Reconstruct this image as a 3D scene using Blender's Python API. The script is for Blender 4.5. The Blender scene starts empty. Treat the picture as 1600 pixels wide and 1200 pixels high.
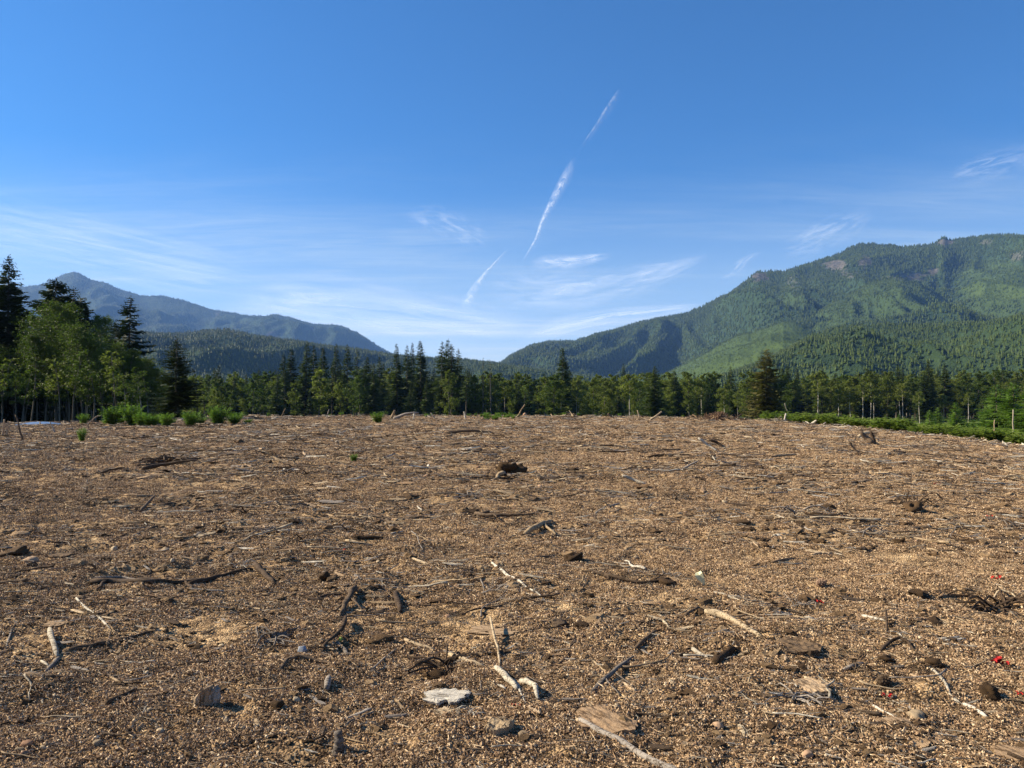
import bpy, math, random
import numpy as np
from mathutils import Vector

# ------------------------------------------------------------------ camera, light, exposure
SC = bpy.context.scene
COL = SC.collection
CAMZ = 1.6
F = 1200.0                       # focal length in pixels of the 1600 px wide photograph
PITCH = math.atan(40 / 1200.0)   # horizon on row 640
cam = bpy.data.cameras.new('camera')
cam.sensor_width = 36
cam.lens = 27
cam.clip_start = 0.05
cam.clip_end = 400000
camo = bpy.data.objects.new('camera', cam)
COL.objects.link(camo)
camo.location = (0, 0, CAMZ)
camo.rotation_euler = (math.radians(90) + PITCH, 0, 0)
SC.camera = camo
SUN_EL, SUN_AZ = 32.0, -79.0     # azimuth clockwise from the view direction
SUN_STRENGTH = 5.0
SKY_STRENGTH = 0.0505
HAZE_DENSITY = 4.3e-5
SC.view_settings.view_transform = 'Standard'
SC.view_settings.look = 'None'
SC.view_settings.gamma = 1
SC.view_settings.exposure = 1.23
SC.view_settings.use_curve_mapping = False
SC.cycles.max_bounces = 6
SC.cycles.diffuse_bounces = 2
SC.cycles.glossy_bounces = 2
SC.cycles.transmission_bounces = 3
SC.cycles.transparent_max_bounces = 12
SC.cycles.volume_bounces = 1
SC.cycles.use_denoising = True
SC.cycles.use_adaptive_sampling = False
SC.cycles.sample_clamp_indirect = 4

el, az = math.radians(SUN_EL), math.radians(SUN_AZ)
SUNDIR = Vector((math.sin(az) * math.cos(el), math.cos(az) * math.cos(el), math.sin(el)))
sun = bpy.data.lights.new('sun', 'SUN')
sun.energy = SUN_STRENGTH
sun.angle = math.radians(0.53)
sun.color = (1.0, 0.88, 0.68)
suno = bpy.data.objects.new('sun', sun)
COL.objects.link(suno)
suno.location = (-300, 40, 200)
suno.rotation_euler = SUNDIR.to_track_quat('Z', 'Y').to_euler()


class NT:
    """small helper around a node tree"""
    def __init__(self, tree):
        self.t = tree

    def n(self, kind, **kw):
        nd = self.t.nodes.new(kind)
        for k, v in kw.items():
            setattr(nd, k, v)
        return nd

    def l(self, a, b):
        self.t.links.new(a, b)

    def val(self, sock, v):
        if hasattr(v, 'is_output') or isinstance(v, bpy.types.NodeSocket):
            self.l(v, sock)
        else:
            sock.default_value = v

    def math(self, op, a, b=0.0, c=0.0, clamp=False):
        m = self.n('ShaderNodeMath', operation=op)
        m.use_clamp = clamp
        self.val(m.inputs[0], a)
        self.val(m.inputs[1], b)
        if len(m.inputs) > 2:
            self.val(m.inputs[2], c)
        return m.outputs[0]

    def vmul(self, v, s):
        m = self.n('ShaderNodeVectorMath', operation='MULTIPLY')
        self.val(m.inputs[0], v)
        self.val(m.inputs[1], s)
        return m.outputs[0]

    def noise(self, vec, scale, detail=3, rough=.55, dist=0.0):
        m = self.n('ShaderNodeTexNoise')
        if vec is not None:
            self.l(vec, m.inputs['Vector'])
        m.inputs['Scale'].default_value = scale
        m.inputs['Detail'].default_value = detail
        m.inputs['Roughness'].default_value = rough
        m.inputs['Distortion'].default_value = dist
        return m

    def ramp(self, fac, stops, interp='LINEAR'):
        r = self.n('ShaderNodeValToRGB')
        r.color_ramp.interpolation = interp
        e = r.color_ramp.elements
        while len(e) < len(stops):
            e.new(0.5)
        for i, (p, c) in enumerate(stops):
            e[i].position = p
            e[i].color = (c[0], c[1], c[2], 1) if hasattr(c, '__len__') else (c, c, c, 1)
        self.l(fac, r.inputs[0])
        return r.outputs[0]

    def mix(self, fac, a, b, mode='MIX'):
        m = self.n('ShaderNodeMix', data_type='RGBA', blend_type=mode)
        self.val(m.inputs[0], fac)
        for s, v in ((m.inputs[6], a), (m.inputs[7], b)):
            if isinstance(v, bpy.types.NodeSocket):
                self.l(v, s)
            else:
                s.default_value = (v[0], v[1], v[2], 1)
        return m.outputs[2]

    def maprange(self, v, a, b, c=0.0, d=1.0, smooth=False):
        m = self.n('ShaderNodeMapRange')
        if smooth:
            m.interpolation_type = 'SMOOTHSTEP'
        self.val(m.inputs[0], v)
        for i, x in enumerate((a, b, c, d)):
            m.inputs[i + 1].default_value = x
        return m.outputs[0]


world = bpy.data.worlds.new('World')
SC.world = world
world.use_nodes = True
W = NT(world.node_tree)
bg = world.node_tree.nodes['Background']
sky = W.n('ShaderNodeTexSky', sky_type='NISHITA')
sky.sun_disc = False
sky.sun_elevation = el
sky.sun_rotation = az
sky.altitude = 300
sky.air_density = 1.0
sky.dust_density = 0.35
sky.ozone_density = 3.0
tc = W.n('ShaderNodeTexCoord')
sep = W.n('ShaderNodeSeparateXYZ')
W.l(tc.outputs['Generated'], sep.inputs[0])
zz = W.math('ADD', W.math('MAXIMUM', sep.outputs[2], 0.0), 0.06)
comb = W.n('ShaderNodeCombineXYZ')
W.l(W.math('DIVIDE', sep.outputs[0], zz), comb.inputs[0])
W.l(W.math('DIVIDE', sep.outputs[1], zz), comb.inputs[1])
# thin high veil, thicker towards the horizon: the sky plane seen at its real slant
mp = W.n('ShaderNodeMapping')
mp.inputs['Rotation'].default_value = (0, 0, math.radians(22))
mp.inputs['Scale'].default_value = (0.32, 1.25, 1)
W.l(comb.outputs[0], mp.inputs[0])
n1 = W.noise(mp.outputs[0], 0.9, 6, 0.55, 0.6)
mp2 = W.n('ShaderNodeMapping')
mp2.inputs['Rotation'].default_value = (0, 0, math.radians(-14))
mp2.inputs['Scale'].default_value = (0.9, 4.2, 1)
W.l(comb.outputs[0], mp2.inputs[0])
n2 = W.noise(mp2.outputs[0], 1.8, 10, 0.68, 1.2)
veil = W.math('MULTIPLY', W.maprange(n1.outputs[0], 0.40, 0.72, smooth=True), W.maprange(n2.outputs[0], 0.30, 0.72, 0.15, 1.15))
low = W.maprange(sep.outputs[2], 0.02, 0.36, 1.0, 0.0, smooth=True)
veil = W.math('MULTIPLY', veil, W.math('MULTIPLY', low, 0.70))
hz = W.math('MULTIPLY', W.math('POWER', W.maprange(sep.outputs[2], 0.0, 0.30, 1.0, 0.0), 1.5), 0.98)
veil = W.math('ADD', veil, hz)
grade = W.mix(1.0, sky.outputs[0], (0.30, 0.83, 1.28), 'MULTIPLY')
skycol = W.mix(veil, grade, (7.2, 8.0, 7.9))
W.l(skycol, bg.inputs[0])
bg.inputs[1].default_value = SKY_STRENGTH

# ------------------------------------------------------------------ numeric noise
_rs = np.random.RandomState(7)
_T = _rs.rand(256, 256)


def vnoise(x, y):
    x = np.asarray(x, float); y = np.asarray(y, float)
    xi = np.floor(x).astype(np.int64); yi = np.floor(y).astype(np.int64)
    fx = x - xi; fy = y - yi
    fx = fx * fx * fx * (fx * (fx * 6 - 15) + 10); fy = fy * fy * fy * (fy * (fy * 6 - 15) + 10)
    a = _T[xi & 255, yi & 255]; b = _T[(xi + 1) & 255, yi & 255]
    c = _T[xi & 255, (yi + 1) & 255]; d = _T[(xi + 1) & 255, (yi + 1) & 255]
    return (a + (b - a) * fx) * (1 - fy) + (c + (d - c) * fx) * fy


def fbm(x, y, o=4, g=.5, ridged=False):
    s = 0; a = 1; t = 0
    for i in range(o):
        ca, sa = math.cos(0.6 + i), math.sin(0.6 + i)
        v = vnoise(x * ca - y * sa + 17.3 * i, x * sa + y * ca + 5.1 * i) * 2 - 1
        if ridged:
            v = 1 - 2 * np.abs(v)
        s = s + a * v; t += a; a *= g; x = x * 2.03; y = y * 2.03
    return s / t


def smooth(a, b, x):
    t = np.clip((x - a) / (b - a), 0, 1)
    return t * t * (3 - 2 * t)


# ------------------------------------------------------------------ ground height
CR_X = [-900, -200, 0, 150, 300, 400, 600, 800, 1000, 1150, 1240, 1300, 1400, 1500, 1600, 1800, 2300]
CR_Y = [668, 668, 663, 660, 655, 651, 650, 650, 651, 655, 661, 665, 674, 685, 698, 725, 760]
CR_D = [46, 50, 55, 58, 66, 72, 78, 80, 78, 72, 68, 64, 56, 50, 45, 38, 32]


def crest(u):
    px = 800 + np.clip(u, -1.6, 1.6) * F
    yy = np.interp(px, CR_X, CR_Y)
    d = np.interp(px, CR_X, CR_D)
    tilt = np.tan(PITCH + np.arctan((600 - yy) / F))
    return d, CAMZ + d * tilt


FLOOR = -2.3


def ground_z(x, y, fine=True):
    x = np.asarray(x, float); y = np.asarray(y, float)
    yy = np.maximum(y, 0.5)
    u = x / yy
    d, zc = crest(u)
    s = yy / d
    z = np.where(s < 1, zc * np.clip(s, 0, 1) ** 1.7, zc - (yy - d) * 0.045 - 0.25 * smooth(0, 6, yy - d))
    fl = FLOOR + 0.5 * fbm(x / 90, y / 90, 2)
    z = np.where(s < 1, z, np.maximum(z, fl))
    z = np.where(y < 0.5, 0.0, z)
    r = np.hypot(x, y)
    z = z + 0.075 * fbm(x / 2.3, y / 2.3, 3) * (1 - smooth(60, 100, r)) * smooth(.5, 2.5, r)
    if fine:
        k = 1 - smooth(32, 55, r)
        z = z + k * (0.036 * fbm(x / .42 + 9, y / .42, 3) + 0.026 * np.maximum(fbm(x / .16, y / .16 + 3, 2), -.2))
        # rough broken tread and root holes
        h = fbm(x / .9 + 40, y / .9 + 11, 2)
        z = z - k * 0.05 * np.clip(h - .42, 0, .3) / .3
    return z


def ray(px, py):
    """direction of the view through a pixel, scaled to 1 m of depth along +Y"""
    a = PITCH + math.atan((600 - py) / F)
    v = Vector(((px - 800) / F, 1, (600 - py) / F))
    cy, sy = math.cos(PITCH), math.sin(PITCH)
    w = Vector((v.x, v.y * cy - v.z * sy, v.y * sy + v.z * cy))
    return w / w.y


def at_pixel(px, py):
    """point of the ground in view at a pixel"""
    w = ray(px, py)
    D = np.exp(np.linspace(math.log(2.2), math.log(90), 1500))
    hit = ground_z(w.x * D, D, True) > CAMZ + w.z * D
    i = int(np.argmax(hit)) if hit.any() else len(D) - 1
    d = D[i]
    return Vector((w.x * d, d, float(ground_z(w.x * d, d))))


def gz(x, y):
    return float(ground_z(np.array([x]), np.array([y]))[0])


# ------------------------------------------------------------------ objects
def tag(o, label=None, cat=None, group=None, kind=None):
    if label: o['label'] = label
    if cat: o['category'] = cat
    if group: o['group'] = group
    if kind: o['kind'] = kind
    return o


def mesh_from(name, V, Fc, mats, mat_idx=None, smooth_=False):
    """V (n,3) array; Fc list of arrays (m,k) of one vertex count each"""
    me = bpy.data.meshes.new(name)
    V = np.asarray(V, np.float32)
    if not isinstance(Fc, list):
        Fc = [Fc]
    Fc = [np.asarray(f, np.int32) for f in Fc if len(f)]
    me.vertices.add(len(V))
    me.vertices.foreach_set('co', V.ravel())
    loops = np.concatenate([f.ravel() for f in Fc])
    sizes = np.concatenate([np.full(len(f), f.shape[1], np.int32) for f in Fc])
    me.loops.add(len(loops))
    me.loops.foreach_set('vertex_index', loops)
    me.polygons.add(len(sizes))
    me.polygons.foreach_set('loop_start', np.concatenate([[0], np.cumsum(sizes)[:-1]]).astype(np.int32))
    me.polygons.foreach_set('loop_total', sizes)
    for m in (mats if isinstance(mats, (list, tuple)) else [mats]):
        me.materials.append(m)
    if mat_idx is not None:
        me.polygons.foreach_set('material_index', np.asarray(mat_idx, np.int32))
    me.polygons.foreach_set('use_smooth', np.full(len(sizes), smooth_, bool))
    me.update(calc_edges=True)
    me.validate()
    return me


class MB:
    """collects pieces of geometry for ONE mesh"""
    def __init__(self):
        self.v = []; self.f3 = []; self.f4 = []; self.n = 0

    def add(self, V, F3=None, F4=None):
        V = np.asarray(V, float).reshape(-1, 3)
        if F3 is not None and len(F3): self.f3.append(np.asarray(F3, np.int64).reshape(-1, 3) + self.n)
        if F4 is not None and len(F4): self.f4.append(np.asarray(F4, np.int64).reshape(-1, 4) + self.n)
        self.v.append(V); self.n += len(V)

    def tube(self, P, R, sides=6, rnd=None, rough=0.0, flat=1.0):
        P = np.asarray(P, float); n = len(P)
        R = np.full(n, R, float) if np.isscalar(R) else np.asarray(R, float)
        T = np.gradient(P, axis=0)
        T /= np.linalg.norm(T, axis=1)[:, None] + 1e-9
        up = np.tile([0.0, 0, 1], (n, 1))
        up[np.abs(T[:, 2]) > .95] = [1.0, 0, 0]
        A = np.cross(T, up); A /= np.linalg.norm(A, axis=1)[:, None] + 1e-9
        B = np.cross(A, T)
        a = np.linspace(0, 2 * math.pi, sides, endpoint=False)
        rr = R[:, None] * np.ones((1, sides))
        if rnd is not None and rough:
            rr = rr * (1 + rough * (rnd.rand(n, sides) - .5) * 2)
        V = P[:, None, :] + rr[..., None] * (np.cos(a)[None, :, None] * A[:, None, :] + flat * np.sin(a)[None, :, None] * B[:, None, :])
        V = V.reshape(-1, 3)
        i = np.arange(n - 1)[:, None] * sides; j = np.arange(sides)[None, :]; k = (j + 1) % sides
        F4 = np.stack([i + j, i + k, i + sides + k, i + sides + j], -1).reshape(-1, 4)
        V = np.vstack([V, P[0], P[-1]])
        c0, c1 = n * sides, n * sides + 1
        jj = np.arange(sides); kk = (jj + 1) % sides
        F3 = np.vstack([np.stack([np.full(sides, c0), kk, jj], -1),
                        np.stack([np.full(sides, c1), (n - 1) * sides + jj, (n - 1) * sides + kk], -1)])
        self.add(V, F3, F4)

    def mesh(self, name, mats, smooth_=False):
        V = np.vstack(self.v)
        return mesh_from(name, V, [np.vstack(x) for x in (self.f3, self.f4) if x], mats, None, smooth_)

    def build(self, name, mat, parent=None, smooth_=False, link=True):
        o = bpy.data.objects.new(name, self.mesh(name, mat, smooth_))
        if link: COL.objects.link(o)
        if parent: o.parent = parent
        return o


def empty(name, loc=(0, 0, 0), rz=0.0):
    o = bpy.data.objects.new(name, None)
    COL.objects.link(o)
    o.empty_display_size = .3
    o.location = loc
    o.rotation_euler = (0, 0, rz)
    return o


def copy_thing(src, loc, rz=0.0, sc=(1, 1, 1)):
    r = src.copy(); COL.objects.link(r)
    r.location = loc; r.rotation_euler = (0, 0, rz); r.scale = sc
    for ch in src.children:
        c = ch.copy(); COL.objects.link(c); c.parent = r
    return r


# ------------------------------------------------------------------ materials
def new_mat(name):
    m = bpy.data.materials.new(name); m.use_nodes = True
    N = NT(m.node_tree)
    p = m.node_tree.nodes['Principled BSDF']
    p.inputs['Specular IOR Level'].default_value = .1
    return m, N, p


def objrand(N):
    return N.n('ShaderNodeObjectInfo').outputs['Random']


def mat_varied(name, cols, rough=.85, scale=30, bump=.3, grain=None, island=False, pos='Object', bscale=None):
    """colour drawn from cols per object (or per loose piece) with fine mottling"""
    m, N, p = new_mat(name)
    t = N.n('ShaderNodeTexCoord')
    vec = t.outputs[pos]
    if grain:
        g = N.n('ShaderNodeMapping'); g.inputs['Scale'].default_value = grain
        N.l(vec, g.inputs[0]); vec = g.outputs[0]
    nz = N.noise(vec, scale, 4, .6)
    r = objrand(N)
    if island:
        gi = N.n('ShaderNodeNewGeometry').outputs['Random Per Island']
        r = N.math('FRACT', N.math('ADD', r, gi))
    k = N.math('ADD', N.math('MULTIPLY', r, .8), N.math('MULTIPLY', N.math('SUBTRACT', nz.outputs[0], .5), .9), clamp=True)
    k = N.math('ADD', k, 0.1, clamp=True)
    st = [(i / (len(cols) - 1), c) for i, c in enumerate(cols)]
    c = N.ramp(k, st)
    if grain:
        cr = N.noise(vec, scale * .35, 5, .7, .6)
        c = N.mix(N.maprange(cr.outputs[0], .40, .50, 1, 0), c, N.mix(1.0, c, (.30, .27, .24), 'MULTIPLY'))
    N.l(c, p.inputs['Base Color'])
    p.inputs['Roughness'].default_value = rough
    if bump:
        b = N.n('ShaderNodeBump'); b.inputs['Strength'].default_value = bump
        b.inputs['Distance'].default_value = .01
        nb = N.noise(vec, bscale or scale * 2.5, 3, .6)
        N.l(nb.outputs[0], b.inputs['Height']); N.l(b.outputs[0], p.inputs['Normal'])
    return m


def leaf_mat(name, cols, trans=.25, pscale=.35, rough=.55, tone=False):
    m, N, p = new_mat(name)
    geo = N.n('ShaderNodeNewGeometry')
    r = N.math('ADD', N.math('MULTIPLY', objrand(N), .45), N.math('MULTIPLY', geo.outputs['Random Per Island'], .30))
    nz = N.noise(geo.outputs['Position'], pscale, 3, .6)
    r = N.math('ADD', r, N.math('MULTIPLY', N.math('SUBTRACT', nz.outputs[0], .35), .8), clamp=True)
    st = [(i / (len(cols) - 1), c) for i, c in enumerate(cols)]
    c = N.ramp(r, st)
    if tone:
        a = N.n('ShaderNodeAttribute', attribute_type='INSTANCER', attribute_name='tone')
        c = N.mix(a.outputs['Fac'], c, (0.078, 0.115, 0.020))
    N.l(c, p.inputs['Base Color'])
    p.inputs['Roughness'].default_value = rough
    tr = N.n('ShaderNodeBsdfTranslucent')
    N.l(N.mix(1.0, c, (1.05, 1.25, .72), 'MULTIPLY'), tr.inputs[0])
    mx = N.n('ShaderNodeMixShader'); mx.inputs[0].default_value = trans
    out = m.node_tree.nodes['Material Output']
    N.l(p.outputs[0], mx.inputs[1]); N.l(tr.outputs[0], mx.inputs[2]); N.l(mx.outputs[0], out.inputs[0])
    return m


M = {}
M['fir'] = leaf_mat('fir_needles', [(.022, .034, .010), (.044, .062, .017), (.078, .100, .027)], .15)
M['fir_dark'] = leaf_mat('dark_fir_needles', [(.013, .022, .008), (.024, .037, .012), (.043, .058, .018)], .1)
M['fir_warm'] = leaf_mat('spruce_needles_brownish', [(.055, .054, .016), (.095, .088, .027), (.145, .125, .042)], .12)
M['young_fir'] = leaf_mat('young_fir_needles', [(.055, .10, .018), (.10, .165, .030), (.16, .23, .045)], .35)
M['alder'] = leaf_mat('alder_leaves', [(.040, .062, .013), (.070, .098, .020), (.11, .140, .032)], .36)
M['olive'] = leaf_mat('dull_leaves', [(.070, .088, .018), (.125, .145, .030), (.19, .205, .046)], .4)
M['hill_fir'] = leaf_mat('hillside_needles', [(.020, .036, .006), (.046, .070, .011), (.085, .115, .022)], .12, .012, tone=True)
M['weed'] = leaf_mat('weed_leaves', [(.085, .14, .028), (.16, .25, .045), (.25, .34, .08)], .5, 2.0)
M['bark_grey'] = mat_varied('grey_bark', [(.07, .06, .047), (.14, .125, .10), (.23, .21, .17)], scale=3, bump=.5, grain=(1, 1, .3))
M['bark_pale'] = mat_varied('pale_bark', [(.28, .25, .20), (.42, .38, .31), (.56, .52, .44)], scale=3, bump=.5, grain=(1, 1, .3))
M['bark_fir'] = mat_varied('fir_bark', [(.06, .045, .033), (.12, .095, .07), (.20, .165, .125)], scale=3, bump=.5, grain=(1, 1, .3))
M['wood_pale'] = mat_varied('pale_dry_wood', [(.25, .175, .10), (.38, .28, .17), (.52, .42, .28)], scale=25, bump=.5, grain=(1, 6, 6))
M['wood_white'] = mat_varied('bleached_wood', [(.34, .28, .20), (.48, .42, .32), (.62, .56, .46)], scale=25, bump=.6, grain=(1, 7, 7))
M['wood_grey'] = mat_varied('weathered_grey_wood', [(.13, .11, .09), (.24, .20, .165), (.38, .33, .27)], scale=25, bump=.6, grain=(1, 7, 7))
M['wood_brown'] = mat_varied('brown_root_wood', [(.055, .035, .022), (.10, .068, .043), (.17, .12, .078)], scale=25, bump=.6, grain=(1, 5, 5))
M['wood_tan'] = mat_varied('tan_inner_bark', [(.27, .17, .095), (.38, .26, .15), (.52, .38, .24)], scale=30, bump=.6, grain=(1, 4, 4))
M['wood_mid'] = mat_varied('brown_slab_wood', [(.14, .092, .052), (.23, .155, .092), (.34, .24, .15)], scale=25, bump=.7, grain=(1, 6, 6))
M['soil_dark'] = mat_varied('dark_damp_soil', [(.030, .018, .009), (.070, .042, .021), (.15, .092, .046)], scale=40, bump=.8)
M['stone'] = mat_varied('field_stone', [(.18, .13, .08), (.30, .225, .14), (.44, .35, .23)], scale=18, bump=.3)
M['stone_rust'] = mat_varied('rust_stone', [(.20, .11, .065), (.33, .20, .12), (.42, .30, .19)], scale=18, bump=.3)
M['red_leaf'] = mat_varied('red_leaf', [(.26, .012, .016), (.42, .025, .022), (.55, .06, .035)], scale=20, bump=0)
M['pale_leaf'] = mat_varied('pale_leaf', [(.52, .48, .24), (.62, .58, .33), (.70, .66, .42)], scale=20, bump=0)
M['moss_ball'] = mat_varied('yellow_green_husk', [(.26, .30, .06), (.38, .42, .09), (.46, .50, .14)], scale=40, bump=.5)
M['slate'] = mat_varied('blue_grey_stone', [(.13, .14, .155), (.20, .215, .235), (.30, .315, .34)], scale=25, bump=.3)
M['rot_red'] = mat_varied('red_rotten_wood', [(.10, .055, .034), (.20, .125, .08), (.34, .23, .155)], scale=8, bump=.6, grain=(4, 4, 1))
M['blue_sheet'] = mat_varied('blue_sheet', [(.07, .12, .22), (.12, .19, .32), (.20, .29, .42)], rough=.4, scale=4, bump=.1)
M['grain'] = mat_varied('soil_crumbs', [(.035, .021, .011), (.13, .078, .042), (.29, .182, .101), (.46, .315, .180), (.68, .53, .34)], scale=6, bump=0, island=True)
M['fibre'] = M['wood_white']


def mat_ground():
    m, N, p = new_mat('cleared_soil')
    g = N.n('ShaderNodeNewGeometry'); P = g.outputs['Position']
    big = N.noise(P, .12, 3, .55)
    mid = N.noise(P, 1.3, 4, .6)
    fine = N.noise(P, 14, 5, .7)
    vor = N.n('ShaderNodeTexVoronoi', feature='F1'); N.l(P, vor.inputs['Vector']); vor.inputs['Scale'].default_value = 70
    vor2 = N.n('ShaderNodeTexVoronoi', feature='F1'); N.l(P, vor2.inputs['Vector']); vor2.inputs['Scale'].default_value = 11
    sepc = N.n('ShaderNodeSeparateColor'); N.l(vor.outputs['Color'], sepc.inputs[0])
    sepc2 = N.n('ShaderNodeSeparateColor'); N.l(vor2.outputs['Color'], sepc2.inputs[0])
    k = N.math('ADD', N.math('MULTIPLY', sepc.outputs[0], .34), N.math('MULTIPLY', sepc2.outputs[0], .26))
    k = N.math('ADD', k, N.math('MULTIPLY', fine.outputs[0], .55))
    k = N.math('ADD', k, N.math('MULTIPLY', N.math('SUBTRACT', mid.outputs[0], .5), .7))
    k = N.math('ADD', k, N.math('MULTIPLY', N.math('SUBTRACT', big.outputs[0], .5), .45), clamp=True)
    c = N.ramp(k, [(.26, (.032, .018, .010)), (.45, (.15, .094, .048)), (.65, (.35, .226, .116)), (.86, (.56, .39, .21)), (1, (.70, .54, .32))])
    at = N.n('ShaderNodeAttribute', attribute_name='field')
    green = N.ramp(N.noise(P, .5, 4, .65).outputs[0], [(.3, (.05, .065, .020)), (.55, (.10, .135, .036)), (.75, (.22, .20, .10))])
    c = N.mix(at.outputs['Fac'], green, c)
    N.l(c, p.inputs['Base Color'])
    p.inputs['Roughness'].default_value = .95
    p.inputs['Specular IOR Level'].default_value = .1
    h = N.math('ADD', N.math('MULTIPLY', vor.outputs['Distance'], -.6), N.math('MULTIPLY', fine.outputs[0], 1.2))
    h = N.math('ADD', h, N.math('MULTIPLY', vor2.outputs['Distance'], -1.2))
    b = N.n('ShaderNodeBump'); b.inputs['Strength'].default_value = .9; b.inputs['Distance'].default_value = .03
    N.l(h, b.inputs['Height']); N.l(b.outputs[0], p.inputs['Normal'])
    return m


M['ground'] = mat_ground()


def mat_hill():
    m, N, p = new_mat('forested_hillside')
    P = N.n('ShaderNodeNewGeometry').outputs['Position']
    a = N.noise(P, .05, 5, .7); b_ = N.noise(P, .004, 4, .55)
    k = N.math('ADD', N.math('MULTIPLY', a.outputs[0], .8), N.math('MULTIPLY', N.math('SUBTRACT', b_.outputs[0], .4), .7), clamp=True)
    c = N.ramp(k, [(.2, (.014, .028, .012)), (.5, (.028, .050, .020)), (.8, (.048, .075, .028))])
    t = N.n('ShaderNodeAttribute', attribute_name='tone')
    c = N.mix(t.outputs['Fac'], c, (.062, .092, .020))
    rk = N.n('ShaderNodeAttribute', attribute_name='rock')
    rc = N.ramp(N.noise(P, .06, 6, .75).outputs[0], [(.35, (.035, .038, .028)), (.52, (.10, .088, .070)), (.72, (.22, .195, .165))])
    c = N.mix(rk.outputs['Fac'], c, rc)
    N.l(c, p.inputs['Base Color'])
    p.inputs['Roughness'].default_value = .95
    bm = N.n('ShaderNodeBump'); bm.inputs['Strength'].default_value = .8; bm.inputs['Distance'].default_value = 12
    N.l(a.outputs[0], bm.inputs['Height']); N.l(bm.outputs[0], p.inputs['Normal'])
    return m


M['hill'] = mat_hill()

# ------------------------------------------------------------------ ground sheet
HORIZ = 10800.0
ang = np.concatenate([np.radians(np.arange(-180, -42, 4.6)), np.radians(np.arange(-42, 42.001, .235)), np.radians(np.arange(46, 180, 4.6))])
rad = [0.25]
while rad[-1] < HORIZ:
    r = rad[-1]
    rad.append(r * (1.12 if r < 2.2 else 1.0048 if r < 36 else 1.013 if r < 110 else 1.09))
rad = np.array(rad)
A, Rr = np.meshgrid(ang, rad)
X, Y = np.sin(A) * Rr, np.cos(A) * Rr
Z = ground_z(X, Y)
na, nr = len(ang), len(rad)
V = np.stack([X, Y, Z], -1).reshape(-1, 3)
i = np.arange(nr - 1)[:, None] * na; j = np.arange(na)[None, :]; k = (j + 1) % na
Fq = np.stack([i + j, i + k, i + na + k, i + na + j], -1).reshape(-1, 4)
V = np.vstack([V, [[0, 0, float(Z[0].mean())]]])
jj = np.arange(na)
F3 = np.stack([np.full(na, nr * na), (jj + 1) % na, jj], -1)
me = mesh_from('ground', V, [Fq[:, ::-1], F3[:, ::-1]], M['ground'], None, True)
u = V[:, 0] / np.maximum(V[:, 1], .5)
d, _ = crest(u)
fld = np.where(V[:, 1] < .5, 1.0, 1 - smooth(-1, 5, V[:, 1] - d + 2.5 * fbm(V[:, 0] / 5, V[:, 1] / 5, 3)))
fld = np.where((V[:, 1] < .5) & (np.hypot(V[:, 0], V[:, 1]) > 60), 0, fld)
me.attributes.new('field', 'FLOAT', 'POINT').data.foreach_set('value', fld.astype(np.float32))
ground = bpy.data.objects.new('ground', me)
COL.objects.link(ground)
tag(ground, kind='structure')


# ------------------------------------------------------------------ geometry-node scatter
def scatter(name, pts, rot, scl, idx, variants, label, tone=None, kind='stuff', parent=None):
    me = bpy.data.meshes.new(name)
    n = len(pts)
    me.vertices.add(n)
    me.vertices.foreach_set('co', np.asarray(pts, np.float32).ravel())
    me.attributes.new('rot', 'FLOAT_VECTOR', 'POINT').data.foreach_set('vector', np.asarray(rot, np.float32).ravel())
    me.attributes.new('scl', 'FLOAT_VECTOR', 'POINT').data.foreach_set('vector', np.asarray(scl, np.float32).ravel())
    me.attributes.new('idx', 'INT', 'POINT').data.foreach_set('value', np.asarray(idx, np.int32))
    me.attributes.new('tone', 'FLOAT', 'POINT').data.foreach_set('value', np.asarray(tone if tone is not None else np.zeros(n), np.float32))
    o = bpy.data.objects.new(name, me)
    COL.objects.link(o)
    c = bpy.data.collections.new(name + '_variants')
    for k_, v in enumerate(variants):
        v.name = '%s_variant_%03d' % (name, k_)
        c.objects.link(v)
    g = bpy.data.node_groups.new(name, 'GeometryNodeTree')
    g.interface.new_socket('Geometry', in_out='INPUT', socket_type='NodeSocketGeometry')
    g.interface.new_socket('Geometry', in_out='OUTPUT', socket_type='NodeSocketGeometry')
    N = NT(g)
    gi, go = N.n('NodeGroupInput'), N.n('NodeGroupOutput')
    ci = N.n('GeometryNodeCollectionInfo', transform_space='ORIGINAL')
    ci.inputs['Collection'].default_value = c
    ci.inputs['Separate Children'].default_value = True
    ci.inputs['Reset Children'].default_value = True
    ip = N.n('GeometryNodeInstanceOnPoints')
    N.l(gi.outputs[0], ip.inputs['Points']); N.l(ci.outputs[0], ip.inputs['Instance'])
    ip.inputs['Pick Instance'].default_value = True
    for nm, ty, so in (('idx', 'INT', 'Instance Index'), ('rot', 'FLOAT_VECTOR', 'Rotation'), ('scl', 'FLOAT_VECTOR', 'Scale')):
        na_ = N.n('GeometryNodeInputNamedAttribute', data_type=ty)
        na_.inputs['Name'].default_value = nm
        N.l(na_.outputs['Attribute'], ip.inputs[so])
    N.l(ip.outputs[0], go.inputs[0])
    md = o.modifiers.new('scatter', 'NODES'); md.node_group = g
    if parent: o.parent = parent
    tag(o, label, None, None, kind)
    return o


def euler_from_normal(x, y, yaw, e=.15):
    """euler angles that lay an object on the ground slope, turned by yaw"""
    zx = (ground_z(x + e, y) - ground_z(x - e, y)) / (2 * e)
    zy = (ground_z(x, y + e) - ground_z(x, y - e)) / (2 * e)
    # small-slope: tilt about x by zy, about y by -zx, expressed in the yawed frame (XYZ euler, yaw applied last)
    c, s = np.cos(yaw), np.sin(yaw)
    ga = zx * c + zy * s; gb = -zx * s + zy * c
    return np.stack([np.arctan(gb), -np.arctan(ga), yaw], -1)


R_ = np.random.RandomState(11)

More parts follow.
